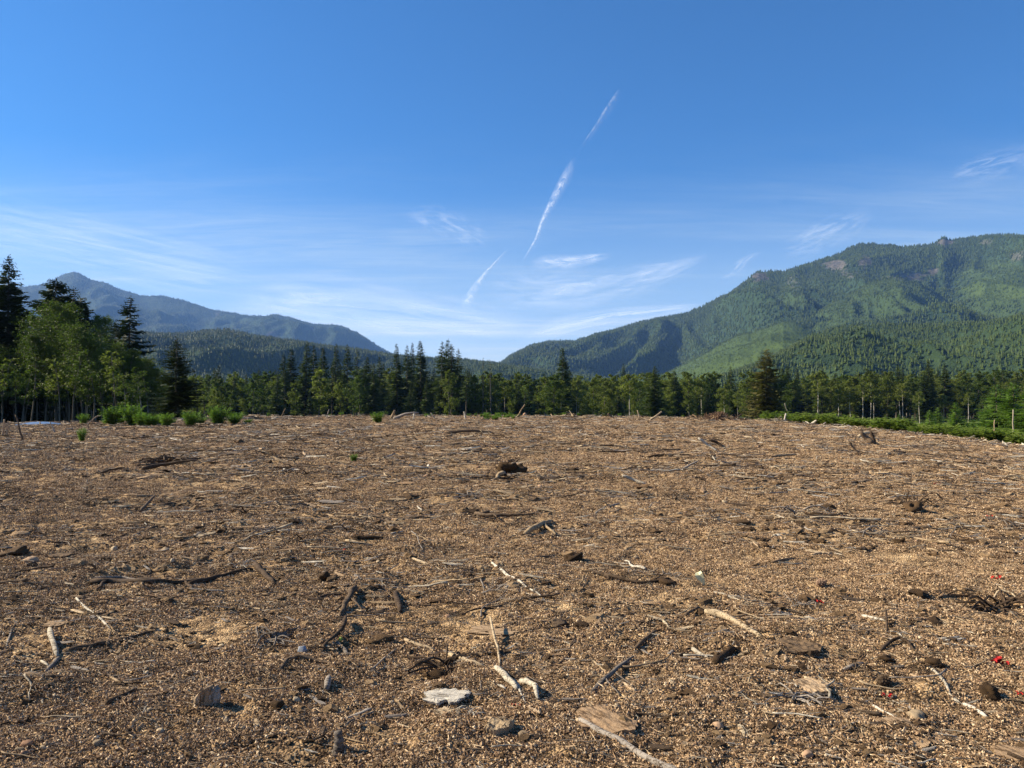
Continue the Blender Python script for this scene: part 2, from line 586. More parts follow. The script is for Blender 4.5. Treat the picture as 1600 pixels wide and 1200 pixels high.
# ------------------------------------------------------------------ soil crumbs
OCT = np.array([[1, 0, 0], [-1, 0, 0], [0, 1, 0], [0, -1, 0], [0, 0, 1], [0, 0, -1]], float)
OCTF = np.array([[4, 0, 2], [4, 2, 1], [4, 1, 3], [4, 3, 0], [5, 2, 0], [5, 1, 2], [5, 3, 1], [5, 0, 3]])


def crumb_cluster(seed, n=84, rad_=.085):
    r = np.random.RandomState(seed)
    mb = MB()
    for _ in range(n):
        a = r.rand() * 6.283; q = rad_ * math.sqrt(r.rand()) * 1.1
        s = .0026 + .0060 * r.rand() ** 3.2
        V = OCT * (s * (.6 + .8 * r.rand(1, 3))) * (.75 + .5 * r.rand(6, 1))
        t = r.rand() * 6.283; t2 = r.rand() * 1.5
        Rz = np.array([[math.cos(t), -math.sin(t), 0], [math.sin(t), math.cos(t), 0], [0, 0, 1]])
        Rx = np.array([[1, 0, 0], [0, math.cos(t2), -math.sin(t2)], [0, math.sin(t2), math.cos(t2)]])
        V = V @ Rx @ Rz
        mb.add(V + [math.cos(a) * q, math.sin(a) * q, s * .35 + .004 * r.rand()], OCTF)
    for _ in range(9):
        a = r.rand() * 6.283; q = rad_ * math.sqrt(r.rand()) * 1.1; b = r.rand() * 6.283
        l = .010 + .030 * r.rand() ** 2; w_ = .0009 + .0016 * r.rand()
        c = np.array([math.cos(a) * q, math.sin(a) * q, .004 + .006 * r.rand()])
        d_ = np.array([math.cos(b), math.sin(b), (r.rand() - .4) * .5]) * l; s_ = np.array([-math.sin(b), math.cos(b), 0]) * w_
        mb.add([c - d_, c + s_, c + d_, c - s_, c + [0, 0, w_ * 1.5]], [[0, 1, 4], [1, 2, 4], [2, 3, 4], [3, 0, 4]])
    return mb.build('soil_crumb', M['grain'], link=False)


def wedge(n, d0, d1, rs, spread=1.0):
    """uniform per square metre"""
    d_ = np.sqrt(rs.rand(n) * (d1 * d1 - d0 * d0) + d0 * d0)
    u_ = (rs.rand(n) * 2 - 1) * spread
    return u_ * d_, d_


crumbs = [crumb_cluster(100 + s) for s in range(12)]
pts = []; rots = []; scl = []
for d0, d1, n, s in ((1.8, 5.0, 4700, 1.0), (5.0, 9, 7200, 1.12), (9, 17, 11500, 1.5), (17, 34, 14500, 2.4), (34, 82, 17000, 4.3)):
    x, y = wedge(n, d0, d1, R_)
    dd, _ = crest(x / y)
    ok = (y < dd + 1.5) & (fbm(x / 1.1 + 60, y / 1.1, 3) > -.28 - .35 * R_.rand(n))
    x, y = x[ok], y[ok]
    pts.append(np.stack([x, y, ground_z(x, y) - .001 * s], -1))
    rots.append(euler_from_normal(x, y, R_.rand(len(x)) * 6.283, .08 * s))
    q = s * (.8 + .4 * R_.rand(len(x)))
    scl.append(np.stack([q, q, q], -1))
pts = np.vstack(pts); rots = np.vstack(rots); scl = np.vstack(scl)
scatter('soil_crumbs', pts, rots, scl, R_.randint(0, 12, len(pts)), crumbs, 'loose gravelly crumbs of brown soil covering the cleared field')


# ------------------------------------------------------------------ litter shapes
def twig_mesh(seed, mat, L=1.0, r0=.016, bend=.22, forks=1, sides=5, seg=9):
    r = np.random.RandomState(seed); mb = MB()
    t = np.linspace(-.5, .5, seg)
    ph = r.rand() * 6.28; b2 = bend * (r.rand() - .5) * 2
    P = np.stack([t * L, L * (b2 * (t * t * 2) + .06 * bend * np.sin(t * 9 + ph)), r0 * .5 + L * .02 * (r.rand(seg)) + L * .04 * r.rand() * (t + .5)], -1)
    Rd = r0 * (1 - .55 * (t + .5)) * (1 + .2 * (r.rand(seg) - .5))
    mb.tube(P, Rd, sides, r, .18)
    for _ in range(forks):
        i0 = r.randint(2, seg - 2); sd = r.choice([-1, 1]); l2 = L * (.15 + .3 * r.rand())
        q = np.linspace(0, 1, 5); aa = .5 + .6 * r.rand()
        P2 = P[i0] + np.stack([q * l2 * math.cos(aa), sd * q * l2 * math.sin(aa) + .05 * l2 * np.sin(q * 4), q * l2 * .18 * r.rand()], -1)
        mb.tube(P2, Rd[i0] * .6 * (1 - .5 * q), 4, r, .2)
    return mb.mesh('twig', mat, True)


def sliver_mesh(seed, mat, w=.16, th=.05):
    r = np.random.RandomState(seed)
    n = 6; t = np.linspace(-.5, .5, n)
    prof = np.clip(1.1 - np.abs(t * 1.7) ** (1.5 + 2 * r.rand()), .12, 1)
    top = []
    for k_ in range(n):
        wy = w * prof[k_] * (.7 + .5 * r.rand()); off = .05 * (r.rand() - .5)
        for sy, sz in ((-1, 0), (-.4, 1), (.5, .8), (1, 0)):
            top.append([t[k_] + .06 * (r.rand() - .5), off + sy * wy * .5, th * (.3 + sz * .9) * (.7 + .5 * r.rand()) + .06 * t[k_] ** 2])
    V = np.array(top); Fq_ = []
    for k_ in range(n - 1):
        for q in range(4):
            q2 = (q + 1) % 4
            Fq_.append([k_ * 4 + q, k_ * 4 + q2, k_ * 4 + 4 + q2, k_ * 4 + 4 + q])
    Fq_ += [[0, 3, 2, 1], [n * 4 - 4, n * 4 - 3, n * 4 - 2, n * 4 - 1]]
    return mesh_from('wood_sliver', V, [np.array(Fq_)[:, ::-1]], mat)


def lump_mesh(seed, mat, flat=.6, rough=.35, sub=2, smooth_=True, name='lump', angular=0.0):
    import bmesh
    bm = bmesh.new()
    bmesh.ops.create_icosphere(bm, subdivisions=sub, radius=.5)
    r = np.random.RandomState(seed)
    ox, oy = r.rand(2) * 50
    V = np.array([v.co[:] for v in bm.verts])
    n1_ = fbm(V[:, 0] * 2.4 + ox + V[:, 2] * 3.1, V[:, 1] * 2.4 + oy - V[:, 2] * 1.7, 3)
    V = V * (1 + 1.5 * rough * n1_ + (.22 * rough * (r.rand(len(V)) - .5) if rough > .45 else 0))[:, None]
    if angular:
        for _ in range(7):
            nn = r.randn(3); nn /= np.linalg.norm(nn); dcut = .30 + .12 * r.rand()
            pr = V @ nn
            V = V - np.outer(np.maximum(pr - dcut, 0), nn)
    V *= [1.0, .65 + .35 * r.rand(), flat]
    V[:, 2] += flat * .26
    Fa = np.array([[v.index for v in f.verts] for f in bm.faces])
    bm.free()
    return mesh_from(name, V, [Fa], mat, None, smooth_)


def slab_mesh(seed, mat, L=1, w=.4, th=.09, nx=16, ny=7, arch=.05, jag=.14):
    """a torn slab of bark or wood: closed plate with ragged ends and ridged top"""
    r = np.random.RandomState(seed)
    bb = np.linspace(0, 2.2, ny); ends0 = jag * (.5 + .9 * fbm(bb + seed, bb * 0 + 3, 3)).clip(0, 1); ends1 = jag * (.5 + .9 * fbm(bb + seed + 9, bb * 0 + 5, 3)).clip(0, 1)
    tt = np.linspace(0, 1, nx)
    wid = (.55 + .6 * np.sin(np.clip(tt * .9 + .1, 0, 1) * math.pi) ** .6) * (1 + .40 * fbm(tt * 4 + seed, tt * 0 + 1.5, 3))
    top = np.zeros((nx, ny, 3))
    for b in range(ny):
        v = b / (ny - 1) * 2 - 1
        x = -.5 + ends0[b] + tt * (1 - ends0[b] - ends1[b])
        top[:, b, 0] = x * L
        top[:, b, 1] = v * .5 * w * wid + .05 * w * np.sin(tt * 6 + seed) + .16 * w * fbm(tt * 3 + seed, tt * 0 + 8 + (v > 0), 3)
        top[:, b, 2] = th + arch * L * (1 - v * v) * .5
    top[:, :, 2] += th * .55 * fbm(top[:, :, 0] / L * 4 + seed, top[:, :, 1] / L * 15, 2) + th * .12 * fbm(top[:, :, 0] / L * 12, top[:, :, 1] / L * 12 + seed, 2)
    top[:, :, :2] += (r.rand(nx, ny, 2) - .5) * [L * .25 / nx, w * .2 / ny]
    bot = top.copy(); bot[:, :, 2] = -th * .6
    bot[:, :, :2] *= .93
    n = nx * ny
    V = np.vstack([top.reshape(-1, 3), bot.reshape(-1, 3)])
    Q = []
    for a in range(nx - 1):
        for b in range(ny - 1):
            p0 = a * ny + b
            Q.append([p0, p0 + ny, p0 + ny + 1, p0 + 1]); Q.append([n + p0, n + p0 + 1, n + p0 + ny + 1, n + p0 + ny])
    for a in range(nx - 1):
        for b in (0, ny - 1):
            p0 = a * ny + b
            q = [p0, n + p0, n + p0 + ny, p0 + ny]
            Q.append(q if b == 0 else q[::-1])
    for b in range(ny - 1):
        for a in (0, nx - 1):
            p0 = a * ny + b
            q = [p0, p0 + 1, n + p0 + 1, n + p0]
            Q.append(q if a == 0 else q[::-1])
    return mesh_from('slab', V, [np.array(Q)], mat)


# ------------------------------------------------------------------ landmarks of the field: (words, x, y) in the photograph
LM = [('the blocky root clump', 800, 730), ('the pale forked driftwood', 848, 832), ('the long rotten log', 230, 912), ('the long white stick', 810, 912),
      ('the bent white stick', 82, 1020), ('the splintered upright block', 335, 1080), ('the twisted dark root', 545, 955), ('the knotty upright stub', 528, 1165),
      ('the white bark slab', 703, 1092), ('the tan bark slab', 950, 1135), ('the grey pole', 975, 1165), ('the dark straight branch', 955, 1060),
      ('the ridged pale root', 1140, 978), ('the paired white splinters', 1500, 1007), ('the frayed pale root', 1480, 1085), ('the arched dark root', 1400, 1010),
      ('the curled bark stick', 830, 1080), ('the pale leaf', 1101, 911), ('the round pine cone', 1381, 1068), ('the red-brown pine cone', 1283, 912),
      ('the tangle of thin vines', 1545, 948), ('the forked stump root', 1352, 683), ('the leaning plank', 1024, 648), ('the red-brown rotten stump', 1122, 645),
      ('the low brush heap', 890, 643), ('the fallen log with its root', 632, 643), ('the blue sheet', 64, 661), ('the row of weeds', 260, 655),
      ('the dark root sticks', 1110, 697), ('the white straight stick', 990, 750), ('the dark buried log', 745, 676), ('the dark brush tuft', 1425, 795),
      ('the reddish clod', 52, 872), ('the round tan stone', 178, 857), ('the dark branch pile', 262, 728), ('the blue-grey stone', 472, 1018),
      ('the wide brown wood slab', 1250, 1015), ('the flat tan stone', 1430, 1117), ('the lone green sprig', 128, 685), ('the small dark clump', 895, 868),
      ('the light chunk of wood', 790, 1145), ('the scarlet leaf sprig', 1560, 1040), ('the tan root pair', 120, 1165)]
LMP = np.array([(a, b * 1.6) for _, a, b in LM], float)


def project(p):
    w = Vector(p) - Vector((0, 0, CAMZ))
    cy, sy = math.cos(PITCH), math.sin(PITCH)
    fy = w.y * cy + w.z * sy; fz = -w.y * sy + w.z * cy
    return 800 + F * w.x / fy, 600 - F * fz / fy


def where(p):
    px, py = project(p)
    d2 = ((LMP - [px, py * 1.6]) ** 2).sum(1)
    o = np.argsort(d2)
    a, b = o[0], o[1]
    if d2[a] < 45 ** 2:
        return 'close beside ' + LM[a][0]
    if d2[a] < .35 * d2[b]:
        if abs(py - LM[a][2]) > abs(px - LM[a][1]) * .8:
            return ('just in front of ' if py > LM[a][2] else 'just behind ') + LM[a][0]
        return 'to one side of ' + LM[a][0]
    return 'between %s and %s' % (LM[a][0], LM[b][0])


def clip_words(s, n=16):
    w = s.split()
    return ' '.join(w[:n])


# ------------------------------------------------------------------ scattered litter: the largest as things, the rest as stuff
def litter(kind, cat, group, stuffname, stufflabel, variants, colors, n, kmin, power, kmax, nth, seed, sink=0.0, zflat=1.0, left_bias=0.0, maxsize=1.0, dmax=80, lift=0.0):
    r = np.random.RandomState(seed)
    d_ = 2.6 * np.exp(r.rand(n) * math.log(dmax / 2.6))
    n_in = n; n = int(n * 1.3)
    d_ = 2.2 * np.exp(r.rand(n) * math.log(dmax / 2.2))
    u_ = (r.rand(n) * 2 - 1) * .96
    if left_bias:
        keep = r.rand(n) < 1 - left_bias * (u_ / .96 * .5 + .5)
        d_, u_ = d_[keep], u_[keep]
    x, y = u_ * d_, d_
    # patchy
    keep = (fbm(x / 1.3 + seed % 3, y / 1.3, 3) * 1.7 + .42 > r.rand(len(x))) & (y < crest(u_)[0] + .5)
    x, y, d_ = x[keep], y[keep], d_[keep]
    n = len(x)
    q = kmin * (1 - r.rand(n)) ** (-1 / power)
    q = np.minimum(q, kmax * (.7 + .6 * r.rand(n)))
    size = np.minimum(q * d_, maxsize * (.6 + .8 * r.rand(n)))
    yaw = r.rand(n) * 6.283
    yaw = np.where(r.rand(n) < .5, .35 * np.sin(yaw) + np.where(r.rand(n) < .5, 0, math.pi), yaw)
    e = euler_from_normal(x, y, yaw, .12)
    e[:, :2] += (r.rand(n, 2) - .5) * .25
    z = ground_z(x, y) - sink * size + lift * d_
    idx = r.randint(0, len(variants), n)
    app = size / d_
    inview = np.abs(x / y) < .70
    order = np.argsort(-np.where(inview & (y > 3.2), app, app * .01))
    big, rest = order[:nth], order[nth:]
    lo, hi = app[order[min(nth, n - 1)]], app[order[0]]
    for k_ in big:
        o = bpy.data.objects.new(kind, variants[idx[k_]])
        COL.objects.link(o)
        o.location = (x[k_], y[k_], z[k_]); o.rotation_euler = e[k_]
        s = size[k_]; o.scale = (s, s, s * zflat)
        word = 'small' if app[k_] < app[big].mean() * .8 else 'large' if app[k_] > app[big].mean() * 1.4 else 'mid-sized'
        if kind in ('twig', 'wood_sliver'):
            word = {'small': 'short', 'large': 'long', 'mid-sized': 'mid-length'}[word]
        tag(o, clip_words('%s %s %s' % (word, colors[idx[k_]], where((x[k_], y[k_], z[k_])))), cat, group)
    vs = [bpy.data.objects.new(kind, m_) for m_ in variants]
    s = size[rest]
    scatter(stuffname, np.stack([x, y, z], -1)[rest], e[rest], np.stack([s, s, s * zflat], -1), idx[rest], vs, stufflabel)


tw = [('wood_grey', 'grey bent twig'), ('wood_pale', 'straw-coloured thin twig'), ('wood_brown', 'brown crooked twig'), ('wood_grey', 'weathered twig'), ('wood_pale', 'pale dry twig'),
      ('wood_brown', 'dark root strand'), ('wood_brown', 'dark forked twig'), ('wood_white', 'bleached twig')]
litter('twig', 'twig', 'twigs strewn over the cleared field', 'fine_twigs', 'small twigs and root strands strewn over the soil',
       [twig_mesh(300 + i_, M[m_], 1, .014 + .010 * (i_ % 3), .5, i_ % 3) for i_, (m_, _) in enumerate(tw)], [c for _, c in tw],
       22000, .0095, 2.2, .075, 260, 21, sink=.004, lift=.0016, maxsize=.75)
sv = [('wood_pale', 'straw-coloured wood chip'), ('wood_white', 'white wood chip'), ('wood_tan', 'tan bark chip'), ('wood_pale', 'yellowish splinter'), ('wood_grey', 'grey splinter'),
      ('wood_tan', 'brown-orange bark flake'), ('wood_grey', 'dull grey chip'), ('wood_brown', 'dark bark flake')]
litter('wood_sliver', 'wood chip', 'wood chips strewn over the cleared field', 'wood_chips', 'pale splinters and chips of wood littering the soil',
       [sliver_mesh(340 + i_, M[m_],   .10 + .07 * (i_ % 4)) for i_, (m_, _) in enumerate(sv)], [c for _, c in sv],
       40000, .0052, 2.5, .028, 260, 22, sink=.0, lift=.0019, maxsize=.6)
cl = [('soil_dark', 'dark soil clod'), ('soil_dark', 'black-brown clod'), ('wood_brown', 'brown bark lump'), ('soil_dark', 'rough soil lump'), ('soil_dark', 'dark crumbly clod')]
litter('soil_clod', 'clod', 'clods of soil on the cleared field', 'soil_clods', 'dark clods and lumps of soil over the field',
       [lump_mesh(370 + i_, M[m_], .34, .95, 2, False) for i_, (m_, _) in enumerate(cl)], [c for _, c in cl],
       6000, .0050, 2.8, .018, 150, 23, sink=.03, left_bias=.45, maxsize=.32)
stn = [('stone', 'tan stone'), ('stone_rust', 'rust-brown stone'), ('stone', 'buff stone'), ('stone', 'pale pebble'), ('stone_rust', 'orange-brown stone')]
litter('stone', 'stone', 'small stones lying on the cleared field', 'pebbles', 'small tan pebbles scattered in the soil',
       [lump_mesh(390 + i_, M[m_], .6, .25, 2, True, 'stone', 1) for i_, (m_, _) in enumerate(stn)], [c for _, c in stn],
       3000, .0042, 2.9, .009, 120, 24, sink=.14, maxsize=.16, dmax=50)


def tangle_mesh(seed, mat, n=13):
    r = np.random.RandomState(seed); mb = MB()
    for _ in range(n):
        a = r.rand() * 6.28; l = .25 + .45 * r.rand(); c = (r.rand(3) - .5) * [.7, .5, 0]
        t = np.linspace(0, 1, 6)[:, None]; b = a + (r.rand() - .5) * 2.0 * t
        P = c + t * l * np.concatenate([np.cos(b), np.sin(b), 0 * b], 1) + np.array([0, 0, 1]) * (np.sin(t * 3.0) * l * .28 * r.rand()) + (r.rand(6, 3) - .5) * .03
        mb.tube(P, (.006 + .016 * r.rand() ** 2) * (1.15 - .8 * t[:, 0]), 4)
    return mb.mesh('root_tangle', mat, True)


tg = [('wood_brown', 'dark tangle of fine roots'), ('wood_grey', 'grey tangle of dry roots'), ('wood_brown', 'loose brown rootlets'), ('wood_pale', 'straw-coloured tangle of fibres'), ('wood_brown', 'matted dark rootlets')]
litter('root_tangle', 'roots', 'root tangles on the cleared field', 'fine_roots', 'tangled rootlets and fibres half buried all over the field',
       [tangle_mesh(450 + i_, M[m_]) for i_, (m_, _) in enumerate(tg)], [c for _, c in tg],
       5200, .012, 2.2, .055, 110, 27, sink=.01, lift=.0008, maxsize=.7)
M['soil_mid'] = mat_varied('brown_soil_lumps', [(.05, .029, .016), (.13, .081, .042), (.26, .170, .090), (.40, .275, .155)], scale=60, bump=1.0)
litter('soil_lump', 'clod', 'lumps', 'soil_lumps', 'brown crumbly lumps of soil giving the field its rough surface',
       [lump_mesh(420 + i_, M['soil_mid'], .5, .8, 2, False) for i_ in range(8)], ['x'] * 8,
       30000, .0042, 2.6, .018, 0, 25, sink=.10, maxsize=.16)

# ------------------------------------------------------------------ hero litter
def stick(px, r0, mat, label, name='stick', cat='stick', r1=None, lift=None, rough=.16, group=None, sides=8, seed=0, fork=None, sub=3, flat=1.0):
    """px: pixels of the photograph the stick runs through; r0: radius in photo pixels"""
    r = np.random.RandomState(seed + int(px[0][0]))
    G = [at_pixel(a, b) for a, b in px]
    ylow = max(b for a, b in px)
    if ylow < 775:
        # seen almost along the ground: the stick leans, its foot at the lowest pixel
        D0 = min(g.y for g in G)
        lat = max(a for a, b in px) - min(a for a, b in px)
        reach = .35 * lat * D0 / F
        lift = None
        for i_, (a, b) in enumerate(px):
            w = ray(a, b); D_ = min(G[i_].y, D0 + reach)
            G[i_] = Vector((w.x * D_, D_, max(CAMZ + w.z * D_, gz(w.x * D_, D_))))
    base = G[0].copy()
    sc_ = G[0].y / F
    Ra = r0 * sc_
    Rb = (r0 if r1 is None else r1) * sc_ * .8
    P = []
    n = len(G)
    lf = lift or [0] * n
    for i_ in range(n - 1):
        for q in range(sub):
            t = q / sub
            P.append((1 - t) * np.array(G[i_]) + t * np.array(G[i_ + 1]) + np.array([0, 0, ((1 - t) * lf[i_] + t * lf[i_ + 1]) * sc_]))
    P.append(np.array(G[-1]) + [0, 0, lf[-1] * sc_])
    P = np.array(P)
    m_ = len(P)
    R0 = Ra + (Rb - Ra) * np.linspace(0, 1, m_)
    # rest on the ground: straight in space, never below the soil
    zg = ground_z(P[:, 0], P[:, 1])
    L_ = np.linspace(0, 1, m_)
    P[:, 2] = np.maximum(P[:, 2], zg) + R0 * .45
    P[1:-1, 0] += (r.rand(m_ - 2) - .5) * Ra * .45
    P[1:-1, 2] += (r.rand(m_ - 2) - .3) * Ra * .3
    R0[0] *= .7; R0[-1] *= .45
    mb = MB()
    mb.tube(P - np.array(base), R0 * (1 + .18 * (r.rand(m_) - .5)), sides, r, rough, flat)
    if fork:
        for (i_, qx, qy, rf) in fork:
            e_ = at_pixel(qx, qy)
            t = np.linspace(0, 1, 5)[:, None]
            Q = P[i_] * (1 - t) + (np.array(e_) + [0, 0, rf * sc_]) * t
            Q[1:-1] += (r.rand(3, 3) - .5) * Ra * .8
            mb.tube(Q - np.array(base), rf * sc_ * (1 - .6 * t[:, 0]), 6, r, .2)
    o = mb.build(name, M[mat], None, True)
    o.location = base
    return tag(o, label, cat, group)


def slab(pa, pb, wpx, mat, label, name='bark_slab', cat='bark slab', seed=1, th=.08, arch=.05, ny=13, nx=30, tilt=0.0, jag=.14, group=None):
    a, b = at_pixel(*pa), at_pixel(*pb)
    c = (a + b) / 2
    L = (b - a).length
    # width given in photo pixels of height; ground is seen at a slant
    dy = abs(at_pixel((pa[0] + pb[0]) / 2, (pa[1] + pb[1]) / 2 + wpx / 2).y - at_pixel((pa[0] + pb[0]) / 2, (pa[1] + pb[1]) / 2 - wpx / 2).y)
    me_ = slab_mesh(seed, M[mat], L, min(dy, L * .8), th * L, nx, ny, arch, jag)
    o = bpy.data.objects.new(name, me_)
    COL.objects.link(o)
    yaw = math.atan2(b.y - a.y, b.x - a.x)
    o.location = (c.x, c.y, c.z + .004)
    o.rotation_euler = (tilt, 0, yaw)
    return tag(o, label, cat, group)


def lump(px, py, wpx, mat, label, name='clod', cat='clod', flat=.6, rough=.5, seed=1, up=None, angular=0, group=None, sub=3):
    p = at_pixel(px, py)
    s = wpx * p.y / F
    o = bpy.data.objects.new(name, lump_mesh(seed + int(px), M[mat], flat, rough, sub, True, name, angular))
    COL.objects.link(o)
    o.location = (p.x, p.y, p.z - .04 * s)
    o.scale = (s, s, s)
    o.rotation_euler = (0, 0, (seed * 1.7) % 6.28)
    return tag(o, label, cat, group)


S = stick
S([(768, 881), (795, 902), (822, 920), (852, 940)], 2.6, 'wood_white', 'long straight white stick lying alone in the middle of the gravelly field', r1=1.4, seed=1)
S([(645, 874), (668, 883), (692, 894)], 3.0, 'wood_pale', 'short broken straw-coloured stick between the long white stick and the dark roots', r1=1.2, seed=2)
S([(700, 890), (725, 886), (752, 884)], 1.5, 'wood_pale', 'thin pale straw lying against the upper end of the long white stick', name='straw', cat='straw')
S([(140, 914), (185, 913), (240, 912), (290, 912), (330, 905)], 10, 'wood_brown', 'long rotten brown log half sunk in the soil with a frayed end', name='rotten_log', cat='log', r1=4, rough=.45, sides=12, flat=.5, fork=[(9, 300, 925, 3), (2, 150, 925, 3), (6, 200, 898, 2)])
S([(150, 906), (190, 905), (235, 909)], 3.5, 'wood_grey', 'grey splinter split from the top of the long rotten log', name='splinter', cat='splinter', r1=1.5)
S([(296, 914), (330, 907), (360, 899), (395, 891)], 5, 'wood_brown', 'dark branch rising out of the end of the long rotten log', name='branch', cat='branch', r1=3)
S([(398, 885), (412, 898), (430, 916)], 5.5, 'wood_brown', 'thick brown root stub slanting down beyond the end of the long rotten log', name='root', cat='root', r1=3.5)
S([(118, 935), (130, 948), (150, 962), (172, 984)], 1.8, 'wood_white', 'thin bleached stick crossing over the flat white chips', seed=3)
S([(112, 955), (140, 963), (187, 971)], 3.2, 'wood_pale', 'flat pale chip lying under the thin bleached stick', name='wood_chip', cat='wood chip', flat=.5)
S([(77, 995), (83, 1014), (90, 1030)], 4.2, 'wood_white', 'bent white stick standing up out of the dark branches', lift=[10, 6, 0], seed=4, r1=4)
S([(91, 1031), (82, 1041), (70, 1052)], 3.5, 'wood_grey', 'lower grey piece of the bent white stick lying in the soil', seed=5)
S([(100, 1021), (130, 1014), (165, 1007), (200, 999), (240, 987)], 5, 'wood_brown', 'long dark branch running from the bent white stick with a grey tip', name='branch', cat='branch', r1=3.0, rough=.3, fork=[(6, 172, 1015, 2.0), (4, 128, 1034, 1.8), (8, 178, 990, 1.4)])
S([(38, 1054), (75, 1058), (118, 1063)], 3.2, 'wood_brown', 'straight brown stick with a reddish cut end beneath the bent white stick')
S([(28, 1044), (52, 1038)], 2.2, 'wood_brown', 'short dark stick above the brown stick with a reddish end')
S([(64, 1034), (76, 1042)], 2.6, 'wood_white', 'small white chip beside the foot of the bent white stick', name='wood_chip', cat='wood chip')
S([(172, 1058), (186, 1067), (205, 1069), (240, 1066), (290, 1066), (330, 1061)], 1.8, 'wood_pale', 'thin curved tan twig sweeping towards the splintered upright block', name='twig', cat='twig')
S([(225, 1108), (270, 1104), (310, 1107), (352, 1110)], 1.5, 'wood_tan', 'long thin tan straw in front of the splintered upright block', name='straw', cat='straw')
S([(8, 1018), (18, 985), (25, 975)], 1.6, 'wood_grey', 'thin grey twig curving up near the edge of the field beside the bent white stick', name='twig', cat='twig')
S([(555, 924), (548, 940), (538, 955), (530, 970)], 5.5, 'wood_brown', 'thick twisted dark root bending down through the soil', name='root', cat='root', r1=4, lift=[5, 9, 6, 0], rough=.3, fork=[(4, 575, 960, 2.0), (6, 512, 962, 1.8), (2, 580, 930, 1.6)])
S([(540, 974), (537, 990), (525, 1000), (508, 1010), (502, 1022)], 3.4, 'wood_brown', 'dark root hooking below the thick twisted root beside the yellow-green husk', name='root', cat='root', r1=2, lift=[8, 10, 5, 3, 0], rough=.3, fork=[(5, 560, 1012, 1.6), (8, 480, 1012, 1.3)])
S([(526, 1006), (534, 1014), (545, 1024)], 3.5, 'wood_grey', 'stubby grey root end under the yellow-green husk', name='root', cat='root')
lump(532, 1002, 8, 'moss_ball', 'small round yellow-green husk resting on the dark hooked root', name='husk', cat='husk', flat=1, rough=.1)
S([(493, 938), (510, 931), (540, 930)], 2.2, 'wood_brown', 'thin dark twig lying to the upper end of the thick twisted root', name='twig', cat='twig')
S([(618, 928), (622, 945), (626, 958)], 5, 'wood_brown', 'short dark bark strip beyond the thick twisted root', name='bark_strip', cat='bark')
S([(435, 1052), (448, 1037), (468, 1032), (495, 1036), (522, 1039)], 4.2, 'wood_brown', 'arched dark branch below the blue-grey stone', name='branch', cat='branch', r1=2.2, lift=[0, 4, 5, 2, 0])
lump(472, 1019, 17, 'slate', 'sharp blue-grey stone above the arched dark branch', name='stone', cat='stone', flat=.8, rough=.2, angular=1)
S([(509, 1081), (512, 1072), (514, 1066)], 5.5, 'wood_grey', 'short grey round stub of stick standing near the dark split splinters', lift=[0, 5, 8], r1=5.5, name='stub', cat='stub', sub=2)
S([(533, 1129), (556, 1119), (582, 1108)], 4.5, 'wood_grey', 'dark split splinter with a grey face near the knotty upright stub', name='splinter', cat='splinter', flat=.5)
S([(540, 1134), (562, 1124), (586, 1112)], 2.2, 'wood_grey', 'second thin grey splinter lying along the dark split splinter', name='splinter', cat='splinter')
S([(617, 1095), (628, 1107), (637, 1116)], 2.4, 'wood_pale', 'short pale stick with two ends between the split splinter and white bark slab', fork=[(4, 622, 1123, 1.6)])
S([(562, 1134), (580, 1146), (600, 1151), (622, 1155)], 1.7, 'wood_pale', 'pale forked twig in front of the dark split splinter', name='twig', cat='twig', fork=[(6, 606, 1141, 1.1)])
S([(508, 1143), (530, 1152), (580, 1165)], 1.3, 'wood_pale', 'thin straw running behind the knotty upright stub', name='straw', cat='straw')
S([(576, 1052), (600, 1030), (625, 1010)], 1.5, 'wood_grey', 'thin straight grey twig rising towards the pale jointed root', name='twig', cat='twig')
S([(486, 1060), (510, 1061), (532, 1063)], 1.2, 'wood_pale', 'short thin straw above the grey round stub', name='straw', cat='straw')
S([(632, 1002), (655, 1010), (680, 1016)], 3.2, 'wood_pale', 'pale straight stick at the upper end of the jointed root line')
S([(702, 1024), (730, 1036), (760, 1044)], 4.0, 'wood_pale', 'pale-topped brown stick between the white bark slab and the straight stick', r1=3.2)
S([(774, 1046), (788, 1062), (802, 1074), (810, 1080)], 4.8, 'wood_white', 'thick pale bent stick beside the curled bark stick', r1=4, lift=[0, 5, 3, 0])
S([(766, 982), (772, 1005), (778, 1020), (781, 1042)], 2.0, 'wood_pale', 'thin twig standing up above the thick pale bent stick', name='twig', cat='twig', lift=[16, 10, 5, 0])
S([(803, 1064), (812, 1082), (822, 1101)], 3.0, 'wood_white', 'white broken splinter beside the red leaves and curled bark stick', name='splinter', cat='splinter', r1=1.2)
S([(813, 1069), (826, 1074), (836, 1083), (841, 1096)], 5.2, 'wood_white', 'curled stick with peeling white bark casting a dark shadow', lift=[2, 6, 8, 2], r1=4.5)
S([(776, 1072), (790, 1078)], 3.5, 'wood_white', 'small white wood chip beside the curled bark stick', name='wood_chip', cat='wood chip', flat=.5)
S([(853, 1045), (872, 1040), (888, 1028), (892, 1010), (898, 998)], 2.2, 'wood_brown', 'dark crooked twig above the dark straight branch', name='twig', cat='twig')
S([(925, 1086), (945, 1070), (965, 1054), (990, 1032)], 5.0, 'wood_grey', 'long straight dark branch leaning above the tan bark slab', name='branch', cat='branch', r1=3.0, lift=[2, 7, 9, 6], rough=.28, fork=[(3, 968, 1088, 1.8), (5, 992, 1078, 1.4)])
S([(990, 1017), (1008, 1005), (1026, 991)], 3.6, 'wood_brown', 'short dark stick continuing the line of the long straight dark branch', lift=[0, 3, 5])
S([(905, 1128), (940, 1148), (985, 1172), (1040, 1202), (1060, 1212)], 5.2, 'wood_grey', 'grey straight pole running out beneath the tan bark slab', name='pole', cat='pole', r1=6)
